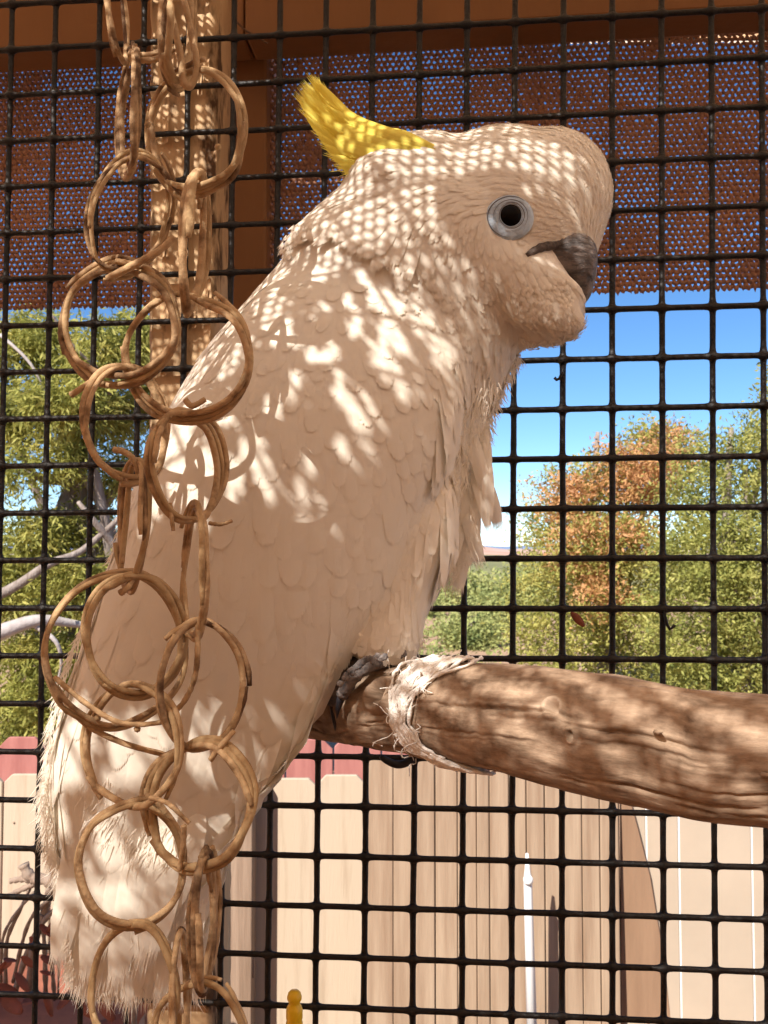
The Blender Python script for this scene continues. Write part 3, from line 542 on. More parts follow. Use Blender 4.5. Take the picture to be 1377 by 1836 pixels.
def feather(p, n, dv, L_, W_, lift=.0012, root=-.0004, fray=.5, steps=5, camber=.12, straight=0.0, target=None, twist=0.0):
    """one feather lying on the skin, tip slightly lifted, frayed end"""
    global NF
    V, Fc, Uv = (FV, FF, FU) if target is None else target
    st = walk(p, n, dv, steps, L_ / steps)
    if straight > 0:
        p0, n0, d0 = st[0]
        st = [((a.lerp(p0 + d0 * (L_ / steps) * i, straight)), b.lerp(n0, straight).normalized(), c.lerp(d0, straight).normalized()) for i, (a, b, c) in enumerate(st)]
    b0 = len(V); wprof = [.35, .80, 1.0, .98, .78]
    if steps != 5: wprof = np.interp(np.linspace(0, 4, steps), range(5), wprof)
    for i, (q, nn, dd_) in enumerate(st):
        t = i / (steps); side = dd_.cross(nn); z = root + (lift - root) * t ** 1.3; wd = W_ * .5 * wprof[i]
        for k, x in ((0, -1), (1, -.5), (2, 0), (3, .5), (4, 1)):
            V.append(q + side * (wd * x) + nn * (z - camber * W_ * x * x * (.4 + .6 * t) + twist * x * W_ * .2)); Uv.append(((x + 1) / 2, t))
    for i in range(steps - 1):
        for k in range(4): Fc.append((b0 + i * 5 + k, b0 + i * 5 + k + 1, b0 + i * 5 + k + 6, b0 + i * 5 + k + 5))
    q, nn, dd_ = st[-1]; side = dd_.cross(nn); wd = W_ * .5 * wprof[-1]; last = b0 + (steps - 1) * 5; seg = L_ / steps
    # rounded tip split into small points
    nsp = 14 if W_ > .013 else (8 if W_ > .008 else 4)
    for k in range(nsp):
        x0, x1 = -1 + 2 * k / nsp, -1 + 2 * (k + 1) / nsp; xm = (x0 + x1) / 2 + random.uniform(-.3, .3) / nsp
        def edge(x): return q + side * (wd * x) + nn * (lift - camber * W_ * x * x)
        tipl = seg * (math.sqrt(max(0, 1 - xm * xm)) * .95 + .05) * (1 + fray * random.uniform(-.55, .35)) + fray * .0008 * random.random()
        b1 = len(V); inner = seg * math.sqrt(max(0, 1 - xm * xm)) * (.45 if fray > .4 else .86)
        e0 = edge(x0); e1 = edge(x1)
        i0 = e0 + dd_ * inner * (1 - .0); i1 = e1 + dd_ * inner
        V += [e0, e1, i1, i0, edge(xm) + dd_ * tipl + nn * random.uniform(-.3, .6) * fray * .001]
        Uv += [((x0 + 1) / 2, 1), ((x1 + 1) / 2, 1), ((x1 + 1) / 2, 1.1), ((x0 + 1) / 2, 1.1), ((xm + 1) / 2, 1.25)]
        Fc += [(b1, b1 + 1, b1 + 2, b1 + 3), (b1 + 3, b1 + 2, b1 + 4)]
    NF += 1
# scatter over the body
me = body.data; me.calc_loop_triangles()
vco = np.array([v.co[:] for v in me.vertices]); tri = np.array([t.vertices[:] for t in me.loop_triangles])
ta = np.cross(vco[tri[:, 1]] - vco[tri[:, 0]], vco[tri[:, 2]] - vco[tri[:, 0]]); area = np.linalg.norm(ta, axis=1) / 2; nrmv = ta / (2 * area[:, None] + 1e-12)
NS = 90000; ti = rng.choice(len(tri), NS, p=area / area.sum()); a1, a2 = rng.random(NS), rng.random(NS); fl = a1 + a2 > 1; a1[fl] = 1 - a1[fl]; a2[fl] = 1 - a2[fl]
SP = vco[tri[ti, 0]] + (vco[tri[ti, 1]] - vco[tri[ti, 0]]) * a1[:, None] + (vco[tri[ti, 2]] - vco[tri[ti, 0]]) * a2[:, None]; SN = nrmv[ti]
cells = {}; chosen = []
for p, n in zip(SP, SN):
    px, py, d = proj(p); fx, fy, L_, W_ = flow(px, py)
    far = n @ CF > .35
    r = (.31 if not far else .5) * math.sqrt(L_ * W_) * (1.0)
    fd = CX * fx - CU * fy; fd = fd - n * (fd @ n); fd /= np.linalg.norm(fd) + 1e-9
    key = tuple((p / .012).astype(int)); ok = True; rg = int(r / .012) + 1
    for ix in range(-rg, rg + 1):
        for iy in range(-rg, rg + 1):
            for iz in range(-rg, rg + 1):
                for (q, rq) in cells.get((key[0] + ix, key[1] + iy, key[2] + iz), ()):
                    e0, e1, e2 = q[0] - p[0], q[1] - p[1], q[2] - p[2]; al = e0 * fd[0] + e1 * fd[1] + e2 * fd[2]
                    if e0 * e0 + e1 * e1 + e2 * e2 - .62 * al * al < (min(r, rq)) ** 2 * .62: ok = False; break
                if not ok: break
            if not ok: break
        if not ok: break
    if not ok: continue
    cells.setdefault(key, []).append((tuple(p), r)); chosen.append((p, n, px, py, fx, fy, L_, W_))
EYE = (915, 388)
BEAKP = [(945, 452), (1000, 436), (1064, 432), (1070, 500), (1056, 560), (1036, 560), (1046, 527), (1030, 505), (1000, 482), (965, 466)]
def inpoly(x, y, P):
    c = False; j = len(P) - 1
    for i in range(len(P)):
        if (P[i][1] > y) != (P[j][1] > y) and x < (P[j][0] - P[i][0]) * (y - P[i][1]) / (P[j][1] - P[i][1]) + P[i][0]: c = not c
        j = i
    return c
for p, n, px, py, fx, fy, L_, W_ in chosen:
    if (px - EYE[0]) ** 2 + (py - EYE[1] - 4) ** 2 < 44 ** 2 and n @ CF < 0: continue
    if n @ CF < .3 and (inpoly(px, py, BEAKP) or inpoly(px + fx * L_ * 3400, py + fy * L_ * 3400, BEAKP)): continue
    if (px + fx * L_ * 3400 - EYE[0]) ** 2 + (py + fy * L_ * 3400 - EYE[1] - 4) ** 2 < 37 ** 2 and n @ CF < 0: continue
    dv = CX * fx - CU * fy + rng.normal(size=3) * (.04 if L_ > .0245 else .07)
    p0 = Vector(p) - Vector(dv).normalized() * L_ * .4
    neck = 640 < px < 880 and 330 < py < 640 and L_ > .013
    small = L_ < .013; chest = px > 790 and 590 < py < 1000 or py > 1560
    fr = .5 if small else (.8 if chest else (.25 if neck else .12))
    if small: L_ *= 1.35
    else: L_ *= 1.15
    lf = .0006 if small else (.0018 if chest else (.0008 if neck else .0005))
    feather(p0, n, dv, L_ * random.uniform(.85, 1.25), W_ * random.uniform(.72, 1.0), lift=lf * random.uniform(.5, 1.7), fray=fr, steps=5, root=0 if not small else .0002, camber=.04 if not small else .03, straight=.35 if chest else 0, twist=random.uniform(-.25, .25) if chest else random.uniform(-.06, .06))
def rowof(pts, n, L_, W_, dirf, lift, fray=.8, jit=6, straight=.3, layers=1):
    P = spline(np.array(pts, float), n)
    for l in range(layers):
        for x, y in P:
            x += random.uniform(-jit, jit); y += random.uniform(-jit, jit); h, nn = hit(x, y)
            if h is None: continue
            fx, fy = dirf(x, y); dv = CX * fx - CU * fy
            feather(h, nn, dv, L_ * random.uniform(.8, 1.2), W_ * random.uniform(.85, 1.15), lift=lift * random.uniform(.7, 1.3), root=0, fray=fray, straight=straight, twist=random.uniform(-.4, .4))
ff = lambda x, y: flow(x, y)[:2]
# ragged edge of the neck ruff that overlaps the shoulder
rowof([(560, 392), (600, 385), (650, 375), (700, 385), (740, 420)], 20, .026, .009, lambda x, y: (-1 + max(0, (x - 600) / 200), .25 + max(0, (x - 600) / 160)), .0035, straight=.5, fray=.5, jit=9, layers=3)
rowof([(740, 430), (775, 475), (800, 520), (822, 570)], 18, .022, .008, lambda x, y: (.35, .95), .002, straight=.3, fray=.5, jit=9, layers=2)
# plumes of the cheek, fanning from the gape
for k in range(380):
    t = random.random(); x = 905 + 95 * random.random(); y = 478 + 95 * random.random(); h, nn = hit(x, y)
    if h is None or inpoly(x, y, BEAKP): continue
    a = math.atan2(y - 440, x - 900) * .55 + .55; fx, fy = math.cos(a), math.sin(a)
    if inpoly(x + fx * 45, y + fy * 45, BEAKP): fx, fy = .35, .94
    feather(h, nn, CX * fx - CU * fy, random.uniform(.011, .018), random.uniform(.0026, .0048), lift=.0021 * random.uniform(.5, 1.3), root=0, fray=.7, straight=.25, twist=random.uniform(-.2, .2))
# flared nape feathers on the silhouette
for k in range(16):
    t = k / 15; x, y = 585 - 30 * t + random.uniform(-5, 5), 372 + 45 * t + random.uniform(-5, 5); h, nn = hit(x, y)
    if h: feather(h, nn, CX * -1 - CU * (.18 + .25 * t + random.uniform(-.1, .15)), random.uniform(.016, .026), .008, lift=.003, root=0, fray=1.2, straight=.9)
# cheek fringe under the beak
for k in range(130):
    t = k / 129; x, y = 1030 - 95 * t, 545 + 45 * t + 10 * math.sin(t * 3.1) + random.uniform(-8, 8); h, nn = hit(x, y)
    if h: feather(h, nn, CX * (.75 - 1.0 * t + random.uniform(-.15, .15)) - CU * (.5 + .5 * t), random.uniform(.009, .015), .0036, lift=.001, root=0, fray=1.4, straight=.6)
mk('plumage', [tuple(v) for v in FV], FF, M['feather'], bird, True, FU)['kind'] = 'stuff'
# loose chest feathers hanging down
FR = ([], [], [])
def loose(pts, L0, W0, d, n=9, dz=0, mt='feather', name='chest_feather', w_end=.75, curl=0, parent=bird, spikes=7, root=.4, cam_=.15):
    """a feather along a path of (px,py,depth) points, tip frayed into barbs"""
    P = [Vector(q) for q in spline([list(U(*p)) for p in pts], n)]; V = []; Fc = []; Uv = []; nn0 = -Vector(CF)
    for i, q in enumerate(P):
        t = i / (n - 1); dv = (P[min(i + 1, n - 1)] - P[max(i - 1, 0)]).normalized(); side = dv.cross(nn0).normalized(); nn = side.cross(dv)
        wd = W0 * .5 * np.interp(t, [0, .3, .8, 1], [root, 1, 1, w_end])
        for x in (-1, -.5, 0, .5, 1): V.append(q + side * wd * x - nn * (abs(x) * W0 * cam_) + nn * 0); Uv.append(((x + 1) / 2, t))
    for i in range(n - 1):
        for k in range(4): Fc.append((i * 5 + k, i * 5 + k + 1, i * 5 + k + 6, i * 5 + k + 5))
    q = P[-1]; wd = W0 * .5 * w_end
    for k in range(spikes):
        x0, x1 = -1 + 2 * k / spikes, -1 + 2 * (k + 1) / spikes; xm = (x0 + x1) / 2 * 1.15; b1 = len(V)
        e = lambda x: q + side * wd * x - nn * abs(x) * W0 * cam_
        V += [e(x0), e(x1), e(xm) + dv * W0 * (.7 * math.sqrt(max(0, 1 - (xm / 1.2) ** 2)) + random.uniform(0, .45)) + nn * random.uniform(-.1, .1) * W0]
        Uv += [((x0 + 1) / 2, 1), ((x1 + 1) / 2, 1), ((xm + 1) / 2, 1.2)]; Fc.append((b1, b1 + 1, b1 + 2))
    return mk(name, [tuple(v) for v in V], Fc, M[mt], parent, True, Uv)
for k in range(26):
    t = k / 25; x = 872 - 60 * (k % 5) / 4 + random.uniform(-8, 8); y = 700 + 160 * random.random(); le = random.uniform(70, 150)
    dx = random.uniform(-.35, .12) if k % 6 else .22; d = .562 + random.uniform(-.02, .025)
    loose([(x - 8, y, d + .012), (x + dx * le * .4, y + le * .5, d - .002), (x + dx * le, y + le, d)], 0, random.uniform(.005, .009), d, spikes=9)
for pts, w_ in [([(850, 830, .56), (868, 868, .555), (884, 900, .555)], .009), ([(855, 850, .557), (862, 880, .552), (868, 905, .552)], .009), ([(838, 880, .555), (835, 960, .55), (822, 1052, .55)], .009), ([(848, 870, .557), (842, 930, .553), (830, 1000, .552)], .010), ([(815, 880, .55), (800, 960, .545), (782, 1030, .543)], .012), ([(800, 860, .547), (785, 920, .54), (762, 985, .538)], .010), ([(826, 900, .552), (818, 960, .546), (800, 1020, .545)], .010), ([(800, 880, .548), (808, 950, .542), (800, 1000, .54)], .009), ([(790, 900, .546), (770, 950, .54), (745, 1000, .535)], .009)]:
    loose(pts, 0, w_, .55, spikes=11)
# tail feathers and long wing tips
random.seed(11)
for k in range(8):
    t = k / 7; x0 = 215 + 150 * t; x1 = 175 + 185 * t + random.uniform(-8, 8); y1 = 1745 + random.uniform(-15, 25) - 10 * abs(t - .4)
    loose([(x0, 1380, .556 - .001 * k), ((x0 + x1) / 2, 1570, .553 - .001 * k), (x1, y1, .55 - .001 * k)], 0, .021, .55, n=12, name='tail_feather', w_end=.6, spikes=8, cam_=.05)
for x0, y0, x1, y1, W_, d in [(150, 1180, 82, 1455, .016, .533), (170, 1230, 100, 1540, .017, .530), (185, 1260, 118, 1600, .018, .528), (200, 1300, 128, 1690, .019, .526), (225, 1330, 150, 1750, .020, .524), (260, 1350, 185, 1735, .021, .521), (290, 1340, 225, 1700, .021, .518), (330, 1330, 270, 1650, .021, .515), (370, 1330, 318, 1590, .021, .513), (410, 1320, 365, 1530, .02, .511), (450, 1290, 408, 1470, .02, .509), (490, 1260, 440, 1425, .017, .508)] + [(x0_ := 150 + 26 * k_ + random.uniform(-8, 8), 1400 + random.uniform(-60, 60), x0_ - 40 - 20 * random.random(), 1610 + random.uniform(-50, 150) - abs(k_ - 3) * 8, .015, .515 - .001 * k_) for k_ in range(9)] + [(x0_ := 170 + 30 * k_, 1540 + random.uniform(-20, 20), x0_ - 30, 1770 + random.uniform(-30, 25), .015, .531 - .001 * k_) for k_ in range(7)]:
    xm, ym = (x0 + x1) / 2 + 6, (y0 + y1) / 2
    loose([(x0, y0, d + .004), (xm, ym, d), (x1, y1, d + .006)], 0, W_, d, n=12, name='flight_feather', w_end=.6, spikes=12, cam_=.06)
# down fringe: fine barbs along edges and lower plumage
bv, bf = [], []
def barb(p, dv, L_, w_=.00035):
    b = len(bv); p = Vector(p); dv = Vector(dv).normalized(); s = dv.cross(Vector(CF)).normalized(); q = Vector(dv) + s * random.uniform(-.5, .5)
    bv.extend([p - s * w_, p + s * w_, p + dv * L_ * .55 + s * w_ * .6, p + dv * L_ * .55 - s * w_ * .6, p + dv * L_ * .55 + q.normalized() * L_ * .45]); bf.extend([(b, b + 1, b + 2, b + 3), (b + 3, b + 2, b + 4)])
def fringe(path, n, dx, dy, L_, d, spread=6, dj=.012):
    for x, y in spline(np.array(path, float), n):
        barb(U(x + random.uniform(-spread, spread), y + random.uniform(-spread, spread), d + random.uniform(-dj, dj)), CX * (dx + random.uniform(-.45, .45)) - CU * (dy + random.uniform(-.3, .3)), L_ * random.uniform(.5, 1.4))
fringe([(150, 1120), (120, 1200), (95, 1290), (82, 1380), (76, 1450)], 260, -.35, 1, .009, .535)
fringe([(80, 1400), (85, 1480), (105, 1560), (118, 1650), (128, 1750)], 420, -.35, 1, .011, .53)
fringe([(135, 1750), (180, 1770), (230, 1765), (300, 1775), (350, 1770)], 420, -.1, 1, .011, .545, 10)
fringe([(930, 640), (905, 690), (880, 750), (868, 800), (866, 850)], 300, .25, 1, .006, .57)
fringe([(845, 900), (850, 960), (838, 1000)], 90, .2, 1, .008, .552)
fringe([(755, 1140), (700, 1165), (650, 1175)], 260, -.1, 1, .008, .523, 8, .008)
fringe([(1044, 570), (1010, 600), (960, 614), (935, 606)], 160, .25, 1, .0035, .557, 3)
fringe([(170, 1420), (250, 1500), (330, 1520)], 170, -.5, 1, .010, .508, 40, .004)
fringe([(160, 1600), (240, 1640), (320, 1640)], 220, -.35, 1, .011, .518, 50, .005)
fringe([(865, 800), (860, 870), (842, 930), (825, 1000), (800, 1030)], 260, -.1, 1, .012, .552, 14, .006)
fringe([(880, 680), (850, 740), (830, 800), (815, 880)], 380, -.1, 1, .010, .545, 18, .012)
fringe([(250, 850), (225, 920), (205, 990), (180, 1060)], 160, -.4, 1, .006, .56, 5)
mk('down_fringe', [tuple(v) for v in bv], bf, M['feather'], bird, False, [(.3, .5)] * len(bv))['kind'] = 'stuff'

# crest
random.seed(5)
cr = [((800, 262), (690, 236), (622, 210), (578, 156)), ((805, 266), (690, 240), (615, 212), (570, 152)), ((790, 268), (690, 250), (612, 222), (560, 162)), ((790, 272), (680, 252), (600, 225), (552, 170)), ((780, 275), (675, 262), (598, 238), (545, 182)), ((775, 278), (670, 268), (600, 250), (556, 208)), ((770, 280), (675, 276), (612, 262), (572, 228)), ((765, 284), (680, 284), (620, 274), (582, 248)), ((760, 288), (690, 292), (635, 286), (592, 266)), ((760, 290), (700, 298), (650, 298), (604, 284)), ((750, 294), (700, 304), (655, 306), (618, 300)), ((745, 296), (700, 308), (665, 314), (634, 314)), ((800, 262), (710, 242), (650, 235), (600, 200)), ((790, 272), (700, 262), (640, 256), (596, 232))]
for k, p in enumerate(cr):
    for s in (-1, 1):
        d0 = .548 + .010 * s + .001 * (k % 3)
        pts = [(p[0][0] - 24, p[0][1] + 2, .5215 + .008 * (s > 0)), (p[1][0] + 5, p[1][1] + s * 2 + (4 if k < 9 else 0), .525 + .01 * (s > 0)), (p[2][0], p[2][1] + s * 3, d0 + .001), (p[3][0] + s * 4, p[3][1] + s * 3, d0 + .002 * s)]
        loose(pts, 0, .0082 if k < 9 else .0072, d0, n=14, mt='crest', name='crest_feather', w_end=.42, spikes=5, root=.6, cam_=.22)
bv, bf = [], []
for k in range(80):
    p = random.choice(cr); t = random.uniform(.55, 1); a, b_ = np.array(p[2]), np.array(p[3]); q = a + (b_ - a) * (t * 2 - 1.1); dr = (b_ - a) / np.linalg.norm(b_ - a)
    barb(U(q[0] + random.uniform(-8, 8), q[1] + random.uniform(-8, 8), .548 + random.uniform(-.013, .013)), CX * (dr[0] + random.uniform(-.2, .2)) - CU * (dr[1] + random.uniform(-.1, .3)), random.uniform(.005, .013), .0004)
mk('crest_barbs', [tuple(v) for v in bv], bf, M['crest'], bird, False, [(.3, .5)] * len(bv))['kind'] = 'stuff'

# eye
hp, hn = hit(*EYE); hp = hp - Vector(CF) * .0012; hp = Vector(U(EYE[0], EYE[1] + 2, .5141)) if hp is None else hp
en = (hn * .55 - Vector(CF) * .45).normalized(); ex = (Vector(CX) - en * en.dot(Vector(CX))).normalized(); ey = ex.cross(en) * -1
if ey.dot(Vector(CU)) < 0: ey = -ey
k_ = proj(np.array(hp))[2] / F * .88
V = []; n = 48; prof = [(19, -5), (20.5, 0), (22, 2.6), (24, 3.4), (26.5, 2.2), (28.5, 3.0), (31, 3.2), (33, 2.0), (35, 2.4), (39, 1.6), (43, .1), (47, -4)]
for r_, z_ in prof:
    for i in range(n):
        t = 2 * math.pi * i / n; sx_, sy_ = (1.0, 1.0) if r_ < 27 else (1.02 + .10 * max(0, -math.cos(t)) * (r_ - 26) / 20, .96)
        off = 0 if r_ < 27 else (r_ - 26) * .18
        V.append(hp + ex * (r_ * k_ * math.cos(t) * sx_) + ey * (r_ * k_ * math.sin(t) * sy_ - off * k_) + en * ((z_ + .5 * math.sin(3 * t + r_)) * k_ + .0006))
er = mk('eye_ring', V, [(j * n + i, j * n + (i + 1) % n, (j + 1) * n + (i + 1) % n, (j + 1) * n + i) for j in range(len(prof) - 1) for i in range(n)], M['eyering'], bird)
M['lidline'] = mat('dark_eyelid_line', (.13, .12, .125), .8)
for r_, t0, t1, w_, z_ in [(27, -2.4, 2.0, .9, 2.6), (33.5, -3.4, .6, .8, 2.6), (43, 1.7, 5.4, 1.1, .9), (24, 0, 6.28, .7, 3.4)]:
    b = MB(); n = 40; P = []
    for i in range(n):
        t = t0 + (t1 - t0) * i / (n - 1); off = 0 if r_ < 27 else (r_ - 26) * .18; sx_, sy_ = (1.0, 1.0) if r_ < 27 else (1.02 + .10 * max(0, -math.cos(t)) * (r_ - 26) / 20, .96)
        P.append(hp + ex * (r_ * k_ * math.cos(t) * sx_) + ey * (-r_ * k_ * math.sin(t) * sy_ - off * k_) + en * (z_ * k_ + .0006))
    b.tube(P, [w_ * k_ * (.25 + .75 * math.sin(math.pi * i / (n - 1))) for i in range(n)], 6); b.build('eyelid_line', M['lidline'], er, True)
V = []; nu, nv = 28, 14; c = hp - en * 1 * k_
for j in range(nv + 1):
    ph = math.pi * .5 * j / nv
    for i in range(nu): t = 2 * math.pi * i / nu; V.append(c + (ex * math.cos(t) + ey * math.sin(t)) * (23.5 * k_ * math.sin(ph)) + en * (13.5 * k_ * math.cos(ph)))
mk('eye', V, [(j * nu + i, j * nu + (i + 1) % nu, (j + 1) * nu + (i + 1) % nu, (j + 1) * nu + i) for j in range(nv) for i in range(nu)], M['eye'], bird)

# beak: upper mandible, crease, lower mandible
pieces.clear()
def beakloft(secs, name, m, k=26, n=20):
    Sx = spline(np.array(secs, float), k); V = []
    for lx, ly, rx, ry, d, h in Sx:
        a = U(lx, ly, d); b = U(rx, ry, d); c = (a + b) / 2; e = (b - a) / 2
        for q in range(n):
            t = 2 * math.pi * q / n; V.append(c + e * math.cos(t) + CF * h * math.copysign(abs(math.sin(t)) ** .5, math.sin(t)))
    Fc = [(i * n + q, i * n + (q + 1) % n, (i + 1) * n + (q + 1) % n, (i + 1) * n + q) for i in range(k - 1) for q in range(n)] + [tuple(range(n)), tuple((k - 1) * n + q for q in range(n - 1, -1, -1))]
    return mk(name, V, Fc, m, bird)
beakloft([(958, 490, 968, 446, .556, .033), (985, 512, 1018, 430, .556, .0345), (1008, 530, 1056, 450, .556, .031), (1020, 540, 1061, 500, .556, .024), (1028, 548, 1055, 535, .556, .012), (1034, 552, 1040, 553, .556, .0025)], 'upper_beak', M['beak'])
beakloft([(960, 560, 985, 500, .558, .016), (1000, 565, 1020, 510, .558, .013), (1025, 562, 1034, 530, .558, .008), (1036, 556, 1040, 545, .558, .003)], 'lower_beak', M['beakdark'])
b = MB(); P = []
for x, y in [(944, 458), (958, 450), (975, 443), (995, 440), (1015, 438), (1030, 433)]:
    h = hit(x, y)[0]; P.append((h if h else Vector(U(x, y, .535))) - Vector(CF) * .0004)
P = spline([list(p) for p in P], 16); b.tube(P, [.0012 + .0012 * math.sin(math.pi * i / 15) + .0006 * random.random() for i in range(16)], 7); b.build('beak_crease', M['beakdark'], bird, True)
# feet
def toe(pts, rad, name='toe', claw=True, parent=bird, m='foot'):
    b = MB(); n = 22; P = spline([list(U(*p)) for p in pts], n); b.tube(P, [np.interp(i / (n - 1), np.linspace(0, 1, len(rad)), rad) * (1 + .10 * (1 if i % 3 == 0 else -.4)) for i in range(n)], 10)
    o = b.build(name, M[m], parent, True)
    if claw:
        e_, d_ = P[-1], (P[-1] - P[-3]); d_ /= np.linalg.norm(d_); c = MB(); down = -CU
        c.tube([e_ - d_ * .001, e_ + d_ * .004 + down * .0005, e_ + d_ * .0075 + down * .003, e_ + d_ * .009 + down * .0065], [rad[-1] * .8, rad[-1] * .65, rad[-1] * .4, .0003], 8)
        c.build('claw', M['claw'], o, True)
    return o
toe([(735, 1178, .524), (700, 1181, .516), (660, 1192, .508), (632, 1214, .506), (614, 1246, .512)], [.0046, .0046, .0045, .0042, .0034])
toe([(720, 1170, .535), (670, 1178, .53), (625, 1198, .53), (602, 1225, .53), (600, 1262, .532)], [.006, .0058, .0055, .005, .004])
toe([(700, 1168, .535), (720, 1178, .55), (735, 1190, .57), (740, 1215, .578)], [.0055, .0055, .005, .004])
toe([(715, 1165, .61), (665, 1176, .61), (625, 1195, .61), (600, 1225, .615)], [.0055, .0055, .005, .004])
toe([(700, 1165, .61), (730, 1180, .61), (750, 1200, .612)], [.0055, .005, .004])
toe([(715, 1120, .53), (708, 1150, .527), (700, 1172, .522)], [.006, .0065, .007], 'shank', False); toe([(700, 1120, .61), (695, 1150, .61), (695, 1170, .61)], [.006, .0065, .007], 'shank', False)
# scales on the near foot
for k in range(34):
    t = k / 33; x = 725 - 115 * t + random.uniform(-4, 4); y = np.interp(x, [600, 625, 655, 735], [1238, 1206, 1184, 1168]) + random.uniform(-4, 5); c = U(x, y, .4965 + .02 * max(0, t - .0) * 0 + (.012 if x > 690 else .0))
    b = MB(); b.tube([c, c - CF * .0007], [.0019, .0012], 6); b.build('scale', M['foot'], bird, True)

# ------------------------------------------------------------------ perch log
LOG = [(430, 1252, 54, .635), (520, 1260, 56, .61), (600, 1270, 60, .58), (660, 1265, 74, .545), (720, 1267, 80, .52), (780, 1273, 86, .50), (850, 1281, 91, .475), (925, 1291, 97, .45), (1000, 1304, 104, .43), (1075, 1318, 109, .415), (1150, 1332, 111, .40), (1260, 1353, 115, .385), (1377, 1364, 117, .37), (1480, 1376, 119, .36), (1640, 1392, 124, .345), (2000, 1428, 132, .325), (2500, 1480, 142, .30)]
LS = spline(np.array(LOG, float), 300); LC = np.array([U(a, b_, d) for a, b_, r, d in LS]); LR = LS[:, 2] * LS[:, 3] / F
M['log'] = m_ = mat('weathered_log', (.40, .25, .14), .8, (.22, .12, .065), 1)
N = m_.node_tree.nodes; L = m_.node_tree.links; nz = [n_ for n_ in N if n_.type == 'TEX_NOISE'][0]; rp = [n_ for n_ in N if n_.type == 'VALTORGB'][0]
uvn = N.new('ShaderNodeUVMap'); mp = N.new('ShaderNodeMapping'); mp.inputs['Scale'].default_value = (45, 110, 1); L.new(uvn.outputs[0], mp.inputs[0]); L.new(mp.outputs[0], nz.inputs['Vector'])
nz.inputs['Detail'].default_value = 9; nz.inputs['Roughness'].default_value = .68
rp.color_ramp.elements[0].position = .30; rp.color_ramp.elements[0].color = (.07, .04, .022, 1); rp.color_ramp.elements[1].position = .72; rp.color_ramp.elements[1].color = (.50, .385, .285, 1)
e_ = rp.color_ramp.elements.new(.42); e_.color = (.20, .135, .088, 1); e_ = rp.color_ramp.elements.new(.56); e_.color = (.33, .235, .16, 1)
mp2 = N.new('ShaderNodeMapping'); mp2.inputs['Scale'].default_value = (70, 330, 1); L.new(uvn.outputs[0], mp2.inputs[0]); n2 = N.new('ShaderNodeTexNoise'); n2.inputs['Scale'].default_value = 1; n2.inputs['Detail'].default_value = 8; L.new(mp2.outputs[0], n2.inputs['Vector'])
bp = N.new('ShaderNodeBump'); bp.inputs['Strength'].default_value = .8; bp.inputs['Distance'].default_value = .0012; L.new(n2.outputs['Fac'], bp.inputs['Height']); L.new(bp.outputs[0], N['Principled BSDF'].inputs['Normal'])
cracks = []
for th0, s0, s1, dp, wv in [(.10, .0, .11, .004, .5), (-.33, .02, .14, .003, .8), (.46, .20, .31, .0035, .5), (.33, .29, .36, .0035, .35), (-.55, .30, .37, .0025, .5), (-.75, .05, .2, .003, .5), (.6, .40, .5, .002, .7), (-.3, .33, .45, .0018, .6)]:
    cracks.append((th0, s0, s1, dp, wv))
for _ in range(80): cracks.append((random.uniform(-1.4, 1.4), (s := random.uniform(0, .55)), s + random.uniform(.01, .06), random.uniform(.0006, .0018), random.uniform(.2, 1.2)))
arc = np.concatenate([[0], np.cumsum(np.linalg.norm(np.diff(LC, axis=0), axis=1))])
def logpt(s, th, lift=0.0):
    """s metres along, th angle (0 faces the camera, + up)"""
    i = np.interp(s, arc, np.arange(len(arc))); c = np.array([np.interp(i, np.arange(len(arc)), LC[:, k]) for k in range(3)]); r = np.interp(s, arc, LR)
    j = min(int(i), len(LC) - 2); t = LC[j + 1] - LC[j]; t /= np.linalg.norm(t); f = -CF - t * (-CF @ t); f /= np.linalg.norm(f); u = np.cross(t, f) ; u = u if u[2] > 0 else -u
    dirn = f * math.cos(th) + u * math.sin(th)
    bump = .0008 * noise.noise((s * 35, math.cos(th) * 4, math.sin(th) * 4)) + .0009 * noise.noise((s * 14, math.cos(th) * 1.5, math.sin(th) * 1.5)) + .0005 * noise.noise((s * 60, math.cos(th) * 5, math.sin(th) * 5))
    dep = 0
    for th0, s0, s1, dp, wv in cracks:
        if s0 < s < s1:
            tc_ = th0 + .025 * noise.noise((s * 40 * wv, th0 * 9, 0)) + .03 * noise.noise((s * 200, th0, 3)); dd_ = (th - tc_) * r
            e = math.sin(math.pi * (s - s0) / (s1 - s0)) ** .5; dep = max(dep, .9 * dp * e * math.exp(-(dd_ / .0009) ** 2))
    for ks, kt, kr, kd in [(float(np.interp(738, LS[:, 0], arc)), .52, .0075, .0045), (float(np.interp(1040, LS[:, 0], arc)), .55, .004, .003), (.30, .2, .003, .002)]:
        q = math.hypot((s - ks), (th - kt) * r) / kr
        if q < 2.2: bump += kd * (math.exp(-((q - 1) / .35) ** 2) * .75 - 1.5 * math.exp(-(q / .55) ** 2))
    return c + dirn * (r + bump - dep + lift)
V, Uv = [], []; ns_, nt_ = 760, 150
for i in range(ns_):
    s = arc[-1] * i / (ns_ - 1)
    for k in range(nt_):
        if True:
            x = 2 * k / nt_ - 1; th = math.pi * (x * .45 + .55 * x ** 3) if True else 0
            V.append(logpt(s, th)); Uv.append((s, th * .022))
Fc = [(i * nt_ + k, (i + 1) * nt_ + k, (i + 1) * nt_ + (k + 1) % nt_, i * nt_ + (k + 1) % nt_) for i in range(ns_ - 1) for k in range(nt_)]
Fc += [tuple(range(nt_)), tuple((ns_ - 1) * nt_ + k for k in range(nt_ - 1, -1, -1))]
lg = mk('perch_log', V, Fc, M['log'], None, True, Uv); tag(lg, 'thick cracked brown wooden log the cockatoo stands on', 'perch')
